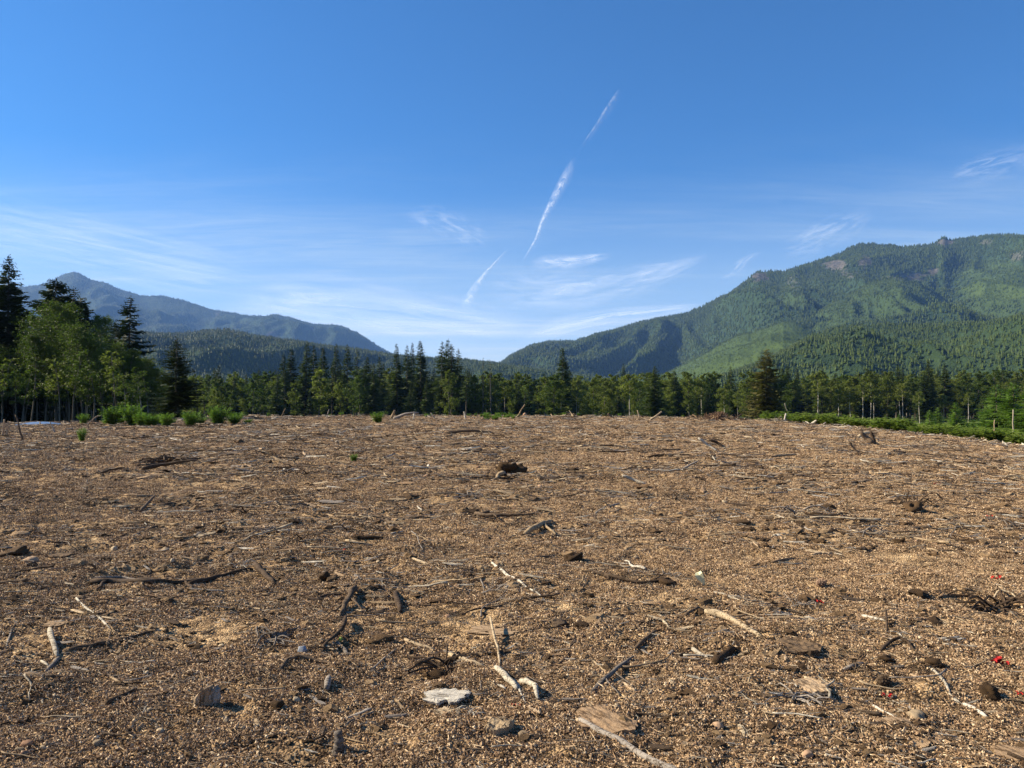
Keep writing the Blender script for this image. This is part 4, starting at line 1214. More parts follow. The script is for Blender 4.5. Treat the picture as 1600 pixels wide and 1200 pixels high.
def conifer(seed, H=18, Rmax=2.6, base=.15, droop=.25, dens=1.0, step=.30, tops=1, mat='fir', ragged=.25, trunk_mat='bark_fir', spray=.5, dead=True, cone=.85):
    """returns trunk mesh, crown mesh"""
    r = np.random.RandomState(seed)
    tr = MB(); lean = (r.rand(2) - .5) * .03 * H
    t = np.linspace(0, 1, 9)
    tp = np.stack([lean[0] * t ** 2, lean[1] * t ** 2, t * H - .3], -1)
    tr.tube(tp, (.012 * H) * (1 - t) ** .8 + .015, 7, r, .08)
    V = []; nv = 0; Q = []
    z = base * H
    gap = .34 / dens * max(1, H / 18)
    while z < H * .985:
        s_ = (z - base * H) / (H * (1 - base))
        nb = r.randint(4, 7)
        for b in range(nb):
            if r.rand() < ragged * .35: continue
            a = r.rand() * 6.283
            low_ = min(1.0, .45 + 2.6 * s_)
            L = Rmax * ((1 - s_) ** cone) * low_ * (1 - ragged + 2 * ragged * r.rand()) + .12
            m_ = max(3, int(L / step))
            q = np.linspace(.06, 1, m_)
            dr = droop * (1.2 - s_)
            zz0 = z + L * (.12 * s_ * q - dr * q + dr * .55 * q ** 2.4)
            cx = np.interp(z, tp[:, 2], tp[:, 0]); cyy = np.interp(z, tp[:, 2], tp[:, 1])
            B = np.stack([cx + math.cos(a) * q * L, cyy + math.sin(a) * q * L, zz0], -1)
            ha = np.array([math.cos(a), math.sin(a), 0])
            hb = np.array([-math.sin(a), math.cos(a), 0])
            # wood of the branch as a thin spar
            w0 = .02 + .006 * L
            for sd in (-1, 1):
                ln = spray * (.45 + .75 * (1 - q)) * min(1.3, .16 + L * .42) * (.7 + .6 * r.rand(m_))
                out = ha[None] * (.55 + .3 * r.rand(m_, 1)) + sd * hb[None] * (.8 + .3 * r.rand(m_, 1)) + np.array([[0, 0, -.18]]) + np.array([[0, 0, 1]]) * (r.rand(m_, 1) - .5) * .5
                tip = B + out * ln[:, None]
                wd = ha[None] * (.30 * ln)[:, None] * (.6 + .6 * r.rand(m_, 1))
                hang = np.array([0, 0, -1]) * (.20 * ln)[:, None]
                p0 = B - wd * .3; p1 = B + out * (ln * .5)[:, None] + wd + hang * .2; p2 = tip + hang; p3 = B + out * (ln * .45)[:, None] - wd * .8 + hang
                blk_ = np.stack([p0, p1, p2, p3], 1).reshape(-1, 3)
                V.append(blk_); k_ = np.arange(m_)[:, None] * 4 + nv
                Q.append(k_ + np.array([[0, 1, 2, 3]])); nv += 4 * m_
            # end spray
            e = B[-1]; l = spray * .6 * min(1, .25 + .4 * L)
            V.append(np.array([e - hb * l * .3, e + ha * l * .9 + [0, 0, .05], e + hb * l * .3, e - ha * l * .4])); Q.append(np.array([[0, 1, 2, 3]]) + nv); nv += 4
        z += gap * (.7 + .6 * r.rand()) * (1.0 if s_ < .7 else .75)
    # leader
    for k_ in range(9):
        a = r.rand() * 6.28; zt = H - .15 - k_ * .14
        c = np.array([lean[0], lean[1], zt]); d_ = np.array([math.cos(a), math.sin(a), .8]) * .22
        V.append(np.array([c, c + d_ * .5 + [0, 0, .1], c + d_, c + d_ * .5 - [0, 0, .05]])); Q.append(np.array([[0, 1, 2, 3]]) + nv); nv += 4
    if dead:
        zb = .08 * H
        while zb < base * H:
            a = r.rand() * 6.28; L = .3 + r.rand() * min(1.5, .12 * H)
            q = np.linspace(0, 1, 4)[:, None]
            tr.tube(np.array([0, 0, zb]) + q * np.array([math.cos(a) * L, math.sin(a) * L, -.15 * L]), .022 * (1.2 - q[:, 0]), 3)
            zb += .25 + .5 * r.rand()
    crown = mesh_from('crown', np.vstack(V), [np.vstack(Q)], M[mat])
    return tr.mesh('trunk', M[trunk_mat], True), crown


def broadleaf(seed, H=12, R=2.4, base=.4, n=2600, leaf=.2, mat='alder', trunk_mat='bark_grey', lean=.06, fill=1.0, poles=1, tight=.42):
    r = np.random.RandomState(seed); tr = MB()
    tips = []
    for pl in range(poles):
        la = r.rand() * 6.28; ln = lean * H * (.4 + r.rand())
        t = np.linspace(0, 1, 10)
        P = np.stack([math.cos(la) * ln * t ** 1.5 + .10 * np.sin(t * 7 + seed) + (pl * .5), math.sin(la) * ln * t ** 1.5 + .08 * np.cos(t * 6), t * H * (.96 - .12 * pl) - .3], -1)
        tr.tube(P, (.0085 * H) * (1 - t) ** .7 + .012, 6, r, .1)
        nl = int(13 * fill)
        for b in range(nl):
            s_ = base + (1 - base) * (b + r.rand()) / nl
            c = np.array([np.interp(s_, t, P[:, k_]) for k_ in range(3)])
            u_ = (s_ - base) / (1 - base)
            prof = math.sin(math.pi * min(1, .18 + .80 * u_)) ** .7
            L = R * prof * (.65 + .6 * r.rand()); a = b * 2.4 + r.rand()
            upk = .45 + .9 * u_
            q = np.linspace(0, 1, 5)[:, None]
            B = c + q * L * np.array([math.cos(a), math.sin(a), upk]) + np.array([0, 0, -.18]) * L * q ** 2 + (r.rand(5, 3) - .5) * .06 * L * q
            tr.tube(B, .0035 * H * (1 - u_ * .5) * (1.1 - q[:, 0]), 4)
            for k_ in range(3):
                f = .4 + .6 * r.rand(); c2 = B[int(f * 4)]
                a2 = a + (r.rand() - .5) * 2; L2 = L * .45 * r.rand()
                e = c2 + L2 * np.array([math.cos(a2), math.sin(a2), .4])
                tr.tube(np.array([c2, (c2 + e) / 2 + [0, 0, .04 * L2], e]), .0016 * H, 3)
                tips.append((e, L * tight)); tips.append((c2 * .5 + e * .5, L * tight))
            tips.append((B[-1], L * tight * .9))
    T = np.array([x for x, _ in tips]); sg = np.array([x for _, x in tips])
    k_ = r.randint(0, len(T), n)
    C = T[k_] + r.randn(n, 3) * sg[k_, None] * [.55, .55, .42]
    nn = r.randn(n, 3); nn[:, 2] = np.abs(nn[:, 2]) + .4; nn /= np.linalg.norm(nn, axis=1)[:, None]
    a_ = np.cross(nn, r.randn(n, 3)); a_ /= np.linalg.norm(a_, axis=1)[:, None]; b_ = np.cross(nn, a_)
    l = leaf * (.6 + .8 * r.rand(n))[:, None]
    Vq = np.stack([C - a_ * l, C + b_ * l * .55 + nn * l * .15, C + a_ * l, C - b_ * l * .55 + nn * l * .1], 1).reshape(-1, 3)
    crown = mesh_from('crown', Vq, [np.arange(n * 4).reshape(-1, 4)], M[mat])
    return tr.mesh('trunk', M[trunk_mat], True), crown


def tree_proto(ms, H, name):
    t, c = ms
    return dict(trunk=t, crown=c, H=H, name=name)


def place_tree(proto, px, top, D, label, group=None, rz=0.0, wid=1.0, base_z=None, cat='tree'):
    """stand a tree D metres into the scene so that its top reaches row `top` on column px"""
    w = ray(px, top)
    x = w.x * D; zt = CAMZ + w.z * D
    if px < 330 and D < 130:
        D *= 1.15; x = w.x * D; zt = CAMZ + w.z * D
    zb = gz(x, D) if base_z is None else base_z
    h = zt - zb
    k_ = h / proto['H']
    root = empty(proto['name'], (x, D, zb - .05), rz)
    root.scale = (k_ * wid, k_ * wid, k_)
    for nm in ('trunk', 'crown'):
        o = bpy.data.objects.new(nm, proto[nm]); COL.objects.link(o); o.parent = root
    return tag(root, label, cat, group)


hero_fir = tree_proto(conifer(1, 18, 4.9, .02, .42, 1.9, .19, spray=.66, ragged=.30, cone=.85, mat='fir_dark'), 18, 'fir_tree')
open_fir = tree_proto(conifer(2, 16, 4.2, .06, .50, 1.0, .22, spray=.68, ragged=.28, cone=.72, mat='fir_dark'), 16, 'fir_tree')
dark_fir = tree_proto(conifer(3, 9, 2.9, .01, .22, 2.4, .17, spray=.46, ragged=.35, cone=.7, mat='fir_dark'), 9, 'fir_tree')
broad_fir = tree_proto(conifer(4, 16, 3.2, .20, .18, 1.6, .24, spray=.85, ragged=.45, cone=.45, mat='fir_dark'), 16, 'fir_tree')
spruce = tree_proto(conifer(5, 13, 3.6, .05, .38, 1.3, .24, mat='fir_warm', spray=.68, ragged=.22, cone=.62), 13, 'spruce_tree')
fir_a = tree_proto(conifer(6, 22, 3.0, .30, .28, 1.1, .34, spray=.9, ragged=.3), 22, 'fir_tree')
fir_b = tree_proto(conifer(7, 22, 3.3, .10, .30, 1.15, .34, spray=.95, ragged=.32), 22, 'fir_tree')
fir_c = tree_proto(conifer(8, 22, 2.5, .45, .25, 1.0, .34, spray=.85, ragged=.4), 22, 'fir_tree')
fir_d = tree_proto(conifer(9, 20, 3.4, .04, .34, 1.2, .34, spray=.95, ragged=.25, cone=.7), 20, 'fir_tree')
thin_fir = tree_proto(conifer(10, 22, 1.5, .12, .30, .7, .36, spray=.5, ragged=.5), 22, 'fir_tree')
pole = tree_proto(conifer(11, 22, 1.6, .82, .2, .6, .36, spray=.5, ragged=.5, trunk_mat='bark_grey'), 22, 'bare_fir_tree')
young = [tree_proto(conifer(20 + k_, 6, 2.1, .02, .10, 2.4, .16, mat='young_fir', spray=.50, ragged=.25, cone=.75, dead=False), 6, 'young_fir_tree') for k_ in range(3)]
young_leggy = tree_proto(conifer(24, 6, 1.9, .22, .02, 2.2, .16, mat='young_fir', spray=.48, ragged=.3, cone=.6), 6, 'young_fir_tree')
ald_hero = [tree_proto(broadleaf(30 + k_, 13, 2.3, .40, 13000, .095, 'alder', poles=1 + (k_ % 2), fill=2.2, lean=.10, tight=.55), 13, 'alder_tree') for k_ in range(4)]
ald = [tree_proto(broadleaf(40 + k_, 13, 1.8, .26, 3000, .19, 'olive' if k_ % 2 else 'alder', fill=1.3, lean=.04), 13, 'alder_tree') for k_ in range(6)]
ald_low = [tree_proto(broadleaf(50 + k_, 13, 2.1, .14, 3200, .19, 'olive', fill=1.6, lean=.03), 13, 'broadleaf_tree') for k_ in range(4)]
ald_top = [tree_proto(broadleaf(60 + k_, 16, 2.2, .58, 1700, .25, 'olive', 'bark_pale', fill=1.1, lean=.03), 16, 'tall_alder_tree') for k_ in range(3)]
sap = [tree_proto(broadleaf(70 + k_, 11, 1.2, .45, 900, .14, 'olive' if k_ % 2 else 'alder', 'bark_grey', fill=.8, lean=.09), 11, 'alder_sapling') for k_ in range(5)]

# left stand, 60 to 110 m away
PT = place_tree
PT(hero_fir, 15, 396, 82, 'tallest dark fir at the edge of the picture with a spiky ragged top', rz=.3)
PT(hero_fir, -34, 425, 80, 'dark fir half cut off beside the tallest spiky fir', rz=2.2, wid=1.1)
PT(broad_fir, 84, 434, 96, 'round-topped dense fir rising behind the bright alders', rz=1.1, wid=.9)
PT(open_fir, 113, 447, 100, 'ragged fir with curved branches touching the round-topped fir', rz=2.0, wid=.9)
PT(broad_fir, 128, 462, 104, 'lower ragged fir on the slope side of the round-topped pair', rz=3.9, wid=.8)
PT(open_fir, 203, 461, 84, 'shapely dark fir with drooping layered branches above the alders', rz=.9, wid=.95)
PT(open_fir, 180, 500, 88, 'smaller ragged fir leaning against the layered fir', rz=2.9, wid=.8)
PT(dark_fir, 276, 525, 58, 'near black pointed fir with skirts down to the weeds', rz=.4, wid=1.0)
PT(ald_hero[0], 108, 474, 76, 'tallest bright yellow-green alder with a pale leaning trunk', rz=.5, wid=1.02)
PT(ald_hero[1], 78, 492, 78, 'bright alder between the tallest fir and the tallest alder', rz=2.5, wid=0.90)
PT(ald_hero[2], 62, 520, 74, 'lower rounded alder against the dark skirts of the tallest fir', rz=4.0, wid=0.68)
PT(ald_hero[3], 132, 505, 72, 'leafy alder with two stems beneath the tallest alder', rz=1.4, wid=0.94)
PT(ald_hero[0], 152, 492, 96, 'slim pale-crowned alder between the tallest alder and layered fir', rz=3.3, wid=0.60)
PT(ald_hero[1], 178, 533, 76, 'spreading alder at the foot of the layered fir', rz=.2, wid=0.73)
PT(ald_hero[2], 212, 545, 80, 'dull green alder under the layered fir', rz=5.1, wid=0.90)
PT(ald_hero[3], 238, 560, 76, 'alder with a sunlit side next to the black pointed fir', rz=2.8, wid=0.90)
PT(ald_hero[0], 20, 540, 90, 'alder crown filling in under the tallest fir', rz=2.0, wid=0.68)
PT(ald_hero[2], -30, 530, 74, 'alder crown at the very edge of the picture', rz=1.0, wid=0.90)
PT(sap[3], 308, 585, 105, 'thin leafy sapling just past the black pointed fir', rz=1.0, wid=1.3)
PT(sap[1], 322, 592, 120, 'second thin leafy sapling past the black pointed fir', rz=1.7, wid=1.3)
r = np.random.RandomState(5)
LEFT_L = ['thin grey alder pole in the %s shade of %s', 'slim leaning alder in the %s shade of %s', 'straight pale alder stem in the %s shade of %s']
LEFT_M = [(15, 'the tallest fir'), (60, 'the lower rounded alder'), (108, 'the tallest alder'), (150, 'the slim pale-crowned alder'), (203, 'the layered fir'), (240, 'the sunlit alder'), (276, 'the black pointed fir')]
for k_ in range(74):
    px = -50 + 300 * (k_ + .8 * r.rand()) / 74
    top = 535 + 45 * r.rand() + max(0, px - 180) * .25
    D = 62 + 36 * r.rand()
    nn_ = sorted(LEFT_M, key=lambda q: abs(q[0] - px))[:2]
    nm = ('%s and %s' % (nn_[0][1], nn_[1][1])).replace('the ', '')
    dz_ = 'deep' if D > 92 else 'mid' if D > 78 else 'front'
    PT(sap[k_ % 5], px, top, D, clip_words(LEFT_L[k_ % 3] % (dz_, nm)), 'slim alders crowded in the dark stand', rz=6.28 * r.rand(), wid=1.0 + .3 * r.rand())

# named trees of the centre and the far side
NAMED = [(fir_b, 444, 552, 205, 'broad dark fir at the start of the tall central clump', 1.2), (fir_d, 455, 543, 225, 'dark fir crowded behind the first fir of the central clump', 1),
         (fir_b, 478, 532, 215, 'tall dark fir early in the central clump with a blunt top', 1.1), (fir_a, 490, 538, 222, 'dark fir tight against the blunt-topped fir', 1), (fir_d, 505, 541, 210, 'bushy dark fir in the middle of the central clump', .9),
         (fir_b, 524, 536, 230, 'dense dark fir beyond the bushy one in the central clump', 1), (fir_a, 543, 537, 226, 'pointed dark fir past the dense one in the central clump', 1), (fir_c, 558, 545, 235, 'narrow dark fir closing the central clump', 1),
         (fir_d, 573, 556, 240, 'lower fir in the dip beyond the central clump', .9), (fir_a, 594, 556, 225, 'grey-green fir beside the low dip in the trees', 1),
         (fir_b, 621, 536, 205, 'tall fir starting the group of three pointed tops', 1), (fir_a, 636, 538, 208, 'middle fir of the three pointed tops', 1), (fir_b, 643, 534, 218, 'slightly taller fir behind the middle of the three tops', .8),
         (fir_d, 658, 531, 212, 'tall fir with open feathery top ending the group of three', .9), (fir_a, 690, 532, 198, 'tall pointed fir with a long bare pale trunk', 1.1), (fir_a, 702, 529, 204, 'tallest fir of the centre with twin spiky tip', 1.3),
         (fir_c, 714, 544, 206, 'shorter fir leaning against the tallest central fir', 1.2), (fir_c, 706, 536, 200, 'bare-trunked fir between the tallest fir and the shorter one', 1.2),
         (thin_fir, 755, 558, 196, 'thin ragged fir standing clear with needles down the trunk', 1.1), (pole, 767, 561, 194, 'almost bare fir pole with a small green tip', 1.1),
         (fir_d, 880, 542, 205, 'solitary tall fir rising above the low central trees', .95), (fir_d, 1022, 571, 165, 'dense dark fir standing forward near the leaning plank', 1.15),
         (spruce, 1196, 543, 132, 'large brownish spruce standing alone beyond the rotten stump', 1.0), (fir_a, 973, 567, 320, 'small dark fir top poking above the middle trees', 1),
         (ald_top[0], 1310, 608, 235, 'slender alder with bare trunk nearest the brown spruce', 1.1), (ald_top[1], 1328, 602, 235, 'second tall bare-trunked alder in the row beyond the spruce', 1.1),
         (ald_top[2], 1347, 597, 232, 'tallest pale-trunked alder in the bare row', 1.2), (ald_top[0], 1365, 605, 230, 'leaning pale-trunked alder at the end of the bare row', 1.2),
         (ald_low[0], 1385, 578, 300, 'big rounded brownish tree behind the bare-trunked row', 1.3), (ald_low[1], 1452, 574, 330, 'wide pale-green tree beyond the rounded brownish tree', 1.5),
         (fir_d, 1530, 576, 320, 'dark fir top among the broadleaf trees near the young firs', .9), (ald_low[2], 1500, 584, 300, 'rounded tree between the wide pale tree and dark fir top', 1.2),
         (ald_top[1], 1436, 610, 190, 'tall thin alder with feathery crown above the green strip', 1), (ald_top[2], 1512, 612, 200, 'thin pale-stemmed alder behind the young firs', 1),
         (young[0], 1494, 628, 82, 'bushy young green fir standing at the edge of the field', 1.15), (young[1], 1452, 640, 105, 'low bright young fir in the green strip', 1.2),
         (young[2], 1465, 636, 112, 'low bright young fir touching its twin in the green strip', 1.1), (young_leggy, 1557, 600, 62, 'tall young fir with a bare pale lower trunk', 1.1),
         (young_leggy, 1584, 597, 60, 'tall young fir beside the border of the picture with pale trunk', 1.2), (young[0], 1612, 590, 58, 'young fir cut by the border of the picture', 1.2),
         (young[1], 1540, 634, 74, 'short young fir in front of the tall leggy pair', 1.1), (young[2], 1521, 655, 80, 'very small young fir between the bushy one and the tall pair', 1.2),
         (young[1], 1405, 646, 120, 'small young fir standing in the green strip below the rounded tree', 1.0), (young[0], 1384, 648, 130, 'tiny young fir spike in the green strip', .8),
         (young[2], 1570, 640, 66, 'dense low young fir under the tall leggy pair', 1.3)]
for q, (pr, px, top, D, lab, wd) in enumerate(NAMED):
    PT(pr, px, top, D, lab, None, rz=q * 1.9, wid=wd)

# front row along the edge of the forest
ROW_M = [(300, 'the black pointed fir'), (380, 'the row of weeds'), (444, 'the broad dark fir'), (505, 'the central fir clump'), (565, 'the low dip'), (640, 'the three pointed tops'), (702, 'the tallest central fir'),
         (761, 'the bare fir pole'), (820, 'the leaning thin stick'), (880, 'the solitary tall fir'), (950, 'the low middle trees'), (1022, 'the dense forward fir'), (1110, 'the rotten stump'), (1196, 'the brown spruce'),
         (1270, 'the slender alder'), (1340, 'the bare-trunked row'), (1385, 'the rounded brownish tree'), (1452, 'the wide pale tree'), (1530, 'the dark fir top'), (1610, 'the tall leggy firs')]
TOPX = [290, 380, 430, 600, 730, 800, 900, 1000, 1150, 1250, 1400, 1500, 1700]
TOPY = [590, 588, 582, 575, 578, 590, 592, 588, 586, 590, 592, 585, 580]
r = np.random.RandomState(8)
NROW = 215
rowspec = []
for k_ in range(NROW):
    px = 285 + 1370 * (k_ + .9 * r.rand()) / NROW
    c = r.rand()
    D = 175 + 95 * r.rand()
    if px > 1230: D += 45
    top = np.interp(px, TOPX, TOPY) + 42 * (r.rand() ** 1.6 - .22)
    if 590 < px < 780 or 430 < px < 600:
        pr, kd = (fir_a, 'dark fir') if c < .22 else (fir_b, 'bushy dark fir') if c < .42 else (fir_c, 'bare-stemmed fir') if c < .55 else (ald[r.randint(6)], 'dull green alder') if c < .85 else (ald_low[r.randint(4)], 'leafy broadleaf tree')
    elif px < 430:
        pr, kd = (ald[r.randint(6)], 'light green alder') if c < .55 else (ald_low[r.randint(4)], 'leafy broadleaf tree') if c < .85 else (fir_b, 'young dark fir')
    else:
        pr, kd = (ald[r.randint(6)], 'light green alder') if c < .38 else (ald_top[r.randint(3)], 'bare-stemmed alder') if c < .55 else (ald_low[r.randint(4)], 'leafy broadleaf tree') if c < .72 else (fir_b, 'small dark fir') if c < .82 else (fir_d, 'dense small fir')
    nb = sorted(ROW_M, key=lambda q_: abs(q_[0] - px))[:2]
    hh = 'tall' if top < np.interp(px, TOPX, TOPY) else 'short'
    lab = '%s %s in the forest edge between %s and %s' % (hh, kd, nb[0][1], nb[1][1])
    PT(pr, px, top, D, clip_words(lab), 'trees along the edge of the forest', rz=6.28 * r.rand(), wid=.9 + .45 * r.rand())


# forest behind: one mass
def merged(proto):
    a, b = proto['trunk'], proto['crown']
    def arr(me_):
        v = np.zeros(len(me_.vertices) * 3, np.float32); me_.vertices.foreach_get('co', v)
        return v.reshape(-1, 3)
    va, vb = arr(a), arr(b)
    f3 = []; f4 = []; m3 = []; m4 = []
    for me_, off, mi in ((a, 0, 0), (b, len(va), 1)):
        for p_ in me_.polygons:
            vs = [v + off for v in p_.vertices]
            (f3 if len(vs) == 3 else f4).append(vs); (m3 if len(vs) == 3 else m4).append(mi)
    me_ = mesh_from('forest_tree', np.vstack([va, vb]), [np.array(f3), np.array(f4)], [a.materials[0], b.materials[0]], m3 + m4)
    return bpy.data.objects.new('forest_tree', me_)


fv_src = [fir_a, fir_b, fir_d, ald[0], ald[1], ald[2], ald_low[0], ald_low[1], ald_top[0]]
fv = [merged(q) for q in fv_src]
fH = np.array([q['H'] for q in fv_src], float)
r = np.random.RandomState(31)
n = 7800
D = np.sqrt(r.rand(n) * (900 ** 2 - 235 ** 2) + 235 ** 2)
U = (r.rand(n) * 2 - 1) * .8
# the stand behind the near trees on the sunward side starts closer
n2 = 900
D2 = 90 + 145 * r.rand(n2); U2 = -.78 + .27 * r.rand(n2)
D2[:380] = 120 + 40 * r.rand(380); U2[:380] = -.80 + .28 * r.rand(380)
D2 = np.concatenate([D2, 70 + 60 * r.rand(420)]); U2 = np.concatenate([U2, -1.25 + .50 * r.rand(420)])  # unseen trees beyond the left of the view, added to shade the near stand
D2 = np.where((U2 > -.72) & (D2 < 122), 122 + 40 * r.rand(len(D2)), D2)
D = np.concatenate([D, D2]); U = np.concatenate([U, U2]); n = len(D)
x, y = U * D, D
z = ground_z(x, y)
idx = np.where(r.rand(n) < .26 + .3 * fbm(x / 120, y / 120, 2), r.randint(0, 3, n), r.randint(3, 9, n))
near_left = (U < -.44) & (D < 235)
idx = np.where(near_left & (r.rand(n) < .8), r.randint(0, 3, n), idx)
hh = (13.0 + 4.5 * r.rand(n) + 2.5 * fbm(x / 60, y / 60, 2)) * np.where(idx < 3, 1.08, .95)
hh = np.where((U < -.44) & (D < 235), hh * .72, hh)
s = hh / fH[idx]
scatter('forest', np.stack([x, y, z - .1], -1), np.stack([0 * x, 0 * x, r.rand(n) * 6.28], -1), np.stack([s * 1.15, s * 1.15, s], -1), idx, fv,
        'mixed dark forest massed behind the front row of trees')


# ------------------------------------------------------------------ hills and mountains
def hill(name, label, SX, SY, RX, RD, foot, footz, seed, amp, pw=1.05, nu=420, ns=150, u0=None, u1=None, rocks=(), tones=(), tone0=0.0, spacing=13, th=(16, 8), gully=320., treecap=30000, forest_name='hillside_forest'):
    u0 = SX[0] if u0 is None else u0; u1 = SX[-1] if u1 is None else u1
    px = np.linspace(u0, u1, nu)
    sy_ = np.interp(px, SX, SY)
    k5 = np.ones(5) / 5
    sy_ = np.convolve(np.pad(sy_, 2, 'edge'), k5, 'valid')
    sy_ = sy_ + 1.2 * fbm(px / 8., px * 0 + seed, 4, .6)
    Rr_ = np.interp(px, RX, RD)
    ftd = np.interp(px, RX, foot) if hasattr(foot, '__len__') else np.full(nu, foot)
    tl = np.tan(PITCH + np.arctan((600 - sy_) / F))
    zr = CAMZ + Rr_ * tl
    sv_ = np.concatenate([np.linspace(0, 1, ns), 1 + np.linspace(.04, .6, 12)])
    Sg, Pg = np.meshgrid(sv_, px)
    Yg = ftd[:, None] + (Rr_ - ftd)[:, None] * Sg
    Xg = (Pg - 800) / F * Yg
    z0 = footz
    up_ = z0 + (zr[:, None] - z0) * np.clip(Sg, 0, 1) ** pw
    back = zr[:, None] - (zr[:, None] - z0) * (np.clip(Sg - 1, 0, 1) / .6) ** 1.2 * .9
    Zg = np.where(Sg <= 1, up_, back)
    g = gully
    wx = Xg + g * .5 * fbm(Xg / g / 1.6 + seed, Yg / g / 1.6, 2); wy = Yg + g * .5 * fbm(Xg / g / 1.6 + 31, Yg / g / 1.6 + seed, 2)
    rel = fbm(wx / g + seed * 3.7, wy / (g * 1.9) + 2, 4, .5, True)
    wgt = np.where(Sg < 1, np.sin(np.pi * np.clip(Sg, 0, 1) ** .9) ** .8 * (1 - smooth(.88, 1, Sg)), 0)
    Zg = Zg + amp * (rel - .15) * wgt
    cap = CAMZ + Yg * (tl[:, None] - (.0012 + .006 * np.clip(1 - Sg, 0, 1)))
    Zg = np.where((Sg < .985) & (Zg > cap), cap - .12 * (Zg - cap), Zg)
    nS = len(sv_)
    V_ = np.stack([Xg, Yg, Zg], -1).reshape(-1, 3)
    a_ = np.arange(nu - 1)[:, None] * nS; b_ = np.arange(nS - 1)[None, :]
    Q = np.stack([a_ + b_, a_ + nS + b_, a_ + nS + b_ + 1, a_ + b_ + 1], -1).reshape(-1, 4)
    me_ = mesh_from(name, V_, [Q], M['hill'], None, True)

    def pxy(x, y, z):
        cy, sy = math.cos(PITCH), math.sin(PITCH)
        fy = y * cy + (z - CAMZ) * sy; fz = -y * sy + (z - CAMZ) * cy
        return 800 + F * x / fy, 600 - F * fz / fy

    def masks(x, y, z):
        qx, qy = pxy(x, y, z)
        nz_ = fbm(x / 60., y / 60. + z / 40., 3)
        rk = np.zeros_like(x)
        for cx, cyy, rx, ry, st in rocks:
            e = ((qx - cx) / rx) ** 2 + ((qy - cyy) / ry) ** 2
            rk = np.maximum(rk, st * smooth(1.35, .5, e + nz_ * .9) if False else st * (1 - smooth(.4, 1.25, e + nz_ * .9)))
        tn = np.full_like(x, tone0) + .25 * fbm(x / 420., y / 420. + z / 300., 3)
        for cx, cyy, rx, ry, st in tones:
            e = ((qx - cx) / rx) ** 2 + ((qy - cyy) / ry) ** 2
            tn = tn + st * (1 - smooth(.45, 1.2, e + nz_ * .35))
        return np.clip(rk, 0, 1), np.clip(tn, 0, 1)
    rk, tn = masks(V_[:, 0], V_[:, 1], V_[:, 2])
    me_.attributes.new('rock', 'FLOAT', 'POINT').data.foreach_set('value', rk.astype(np.float32))
    me_.attributes.new('tone', 'FLOAT', 'POINT').data.foreach_set('value', tn.astype(np.float32))
    o = bpy.data.objects.new(name, me_); COL.objects.link(o); tag(o, label, None, None, 'structure')
    # trees on it, uniform per area
    r = np.random.RandomState(seed + 70)
    dA = (Yg[:-1, 1:ns] - Yg[:-1, :ns - 1]) * (Xg[1:, :ns - 1] - Xg[:-1, :ns - 1])
    pr = dA / dA.sum(); N_ = min(treecap, int(dA.sum() / spacing ** 2))
    ch = r.choice(pr.size, N_, p=pr.ravel())
    ia, ib = np.unravel_index(ch, pr.shape); fa, fb = r.rand(N_), r.rand(N_)

    def bil(G):
        return (G[ia, ib] * (1 - fa) * (1 - fb) + G[ia + 1, ib] * fa * (1 - fb) + G[ia, ib + 1] * (1 - fa) * fb + G[ia + 1, ib + 1] * fa * fb)
    x, y, z = bil(Xg), bil(Yg), bil(Zg)
    rk, tn = masks(x, y, z)
    keep = r.rand(N_) > rk * 1.1 + .35 * np.clip(tn - .8, 0, 1)
    x, y, z, tn = x[keep], y[keep], z[keep], tn[keep]
    # ridge trees
    nr_ = nu * 2
    qq = r.rand(nr_) * (nu - 2); i0 = qq.astype(int); ff = qq - i0
    kz = ns - 1 - r.randint(0, 3, nr_)
    rx_ = Xg[i0, kz] * (1 - ff) + Xg[i0 + 1, kz] * ff; ry_ = Yg[i0, kz] * (1 - ff) + Yg[i0 + 1, kz] * ff; rz_ = Zg[i0, kz] * (1 - ff) + Zg[i0 + 1, kz] * ff
    x = np.concatenate([x, rx_]); y = np.concatenate([y, ry_]); z = np.concatenate([z, rz_]); tn = np.concatenate([tn, np.zeros(nr_)])
    m_ = len(x)
    h_ = (th[0] + th[1] * (r.rand(m_) ** 1.5) * 1.6) * (1 - .45 * tn)
    sc_ = np.stack([h_ * (1.0 + .3 * r.rand(m_)), h_ * (1.0 + .3 * r.rand(m_)), h_], -1)
    scatter(forest_name, np.stack([x, y, z - 1.0], -1), np.stack([0 * x, 0 * x, r.rand(m_) * 6.28], -1), sc_, r.randint(0, 5, m_), [bpy.data.objects.new('hill_tree', q) for q in hill_trees],
            'dense conifer cover growing on ' + label, tn)
    print(name, 'trees', m_)


def hill_tree(seed):
    r = np.random.RandomState(seed); mb = MB()
    lay = 6
    for k_ in range(lay):
        z0 = .10 + .80 * k_ / lay; z1 = z0 + .26
        R0 = .25 * (1 - k_ / lay * .86)
        nn = 7; a = np.linspace(0, 6.283, nn, endpoint=False) + r.rand()
        rr = R0 * (.65 + .6 * r.rand(nn)); zl = z0 - .05 * r.rand(nn)
        V_ = np.vstack([np.stack([np.cos(a) * rr, np.sin(a) * rr, zl], -1), [[0, 0, min(z1, 1.0)]]])
        mb.add(V_, [[q, (q + 1) % nn, nn] for q in range(nn)])
    return mb.mesh('hill_tree', M['hill_fir'], False)


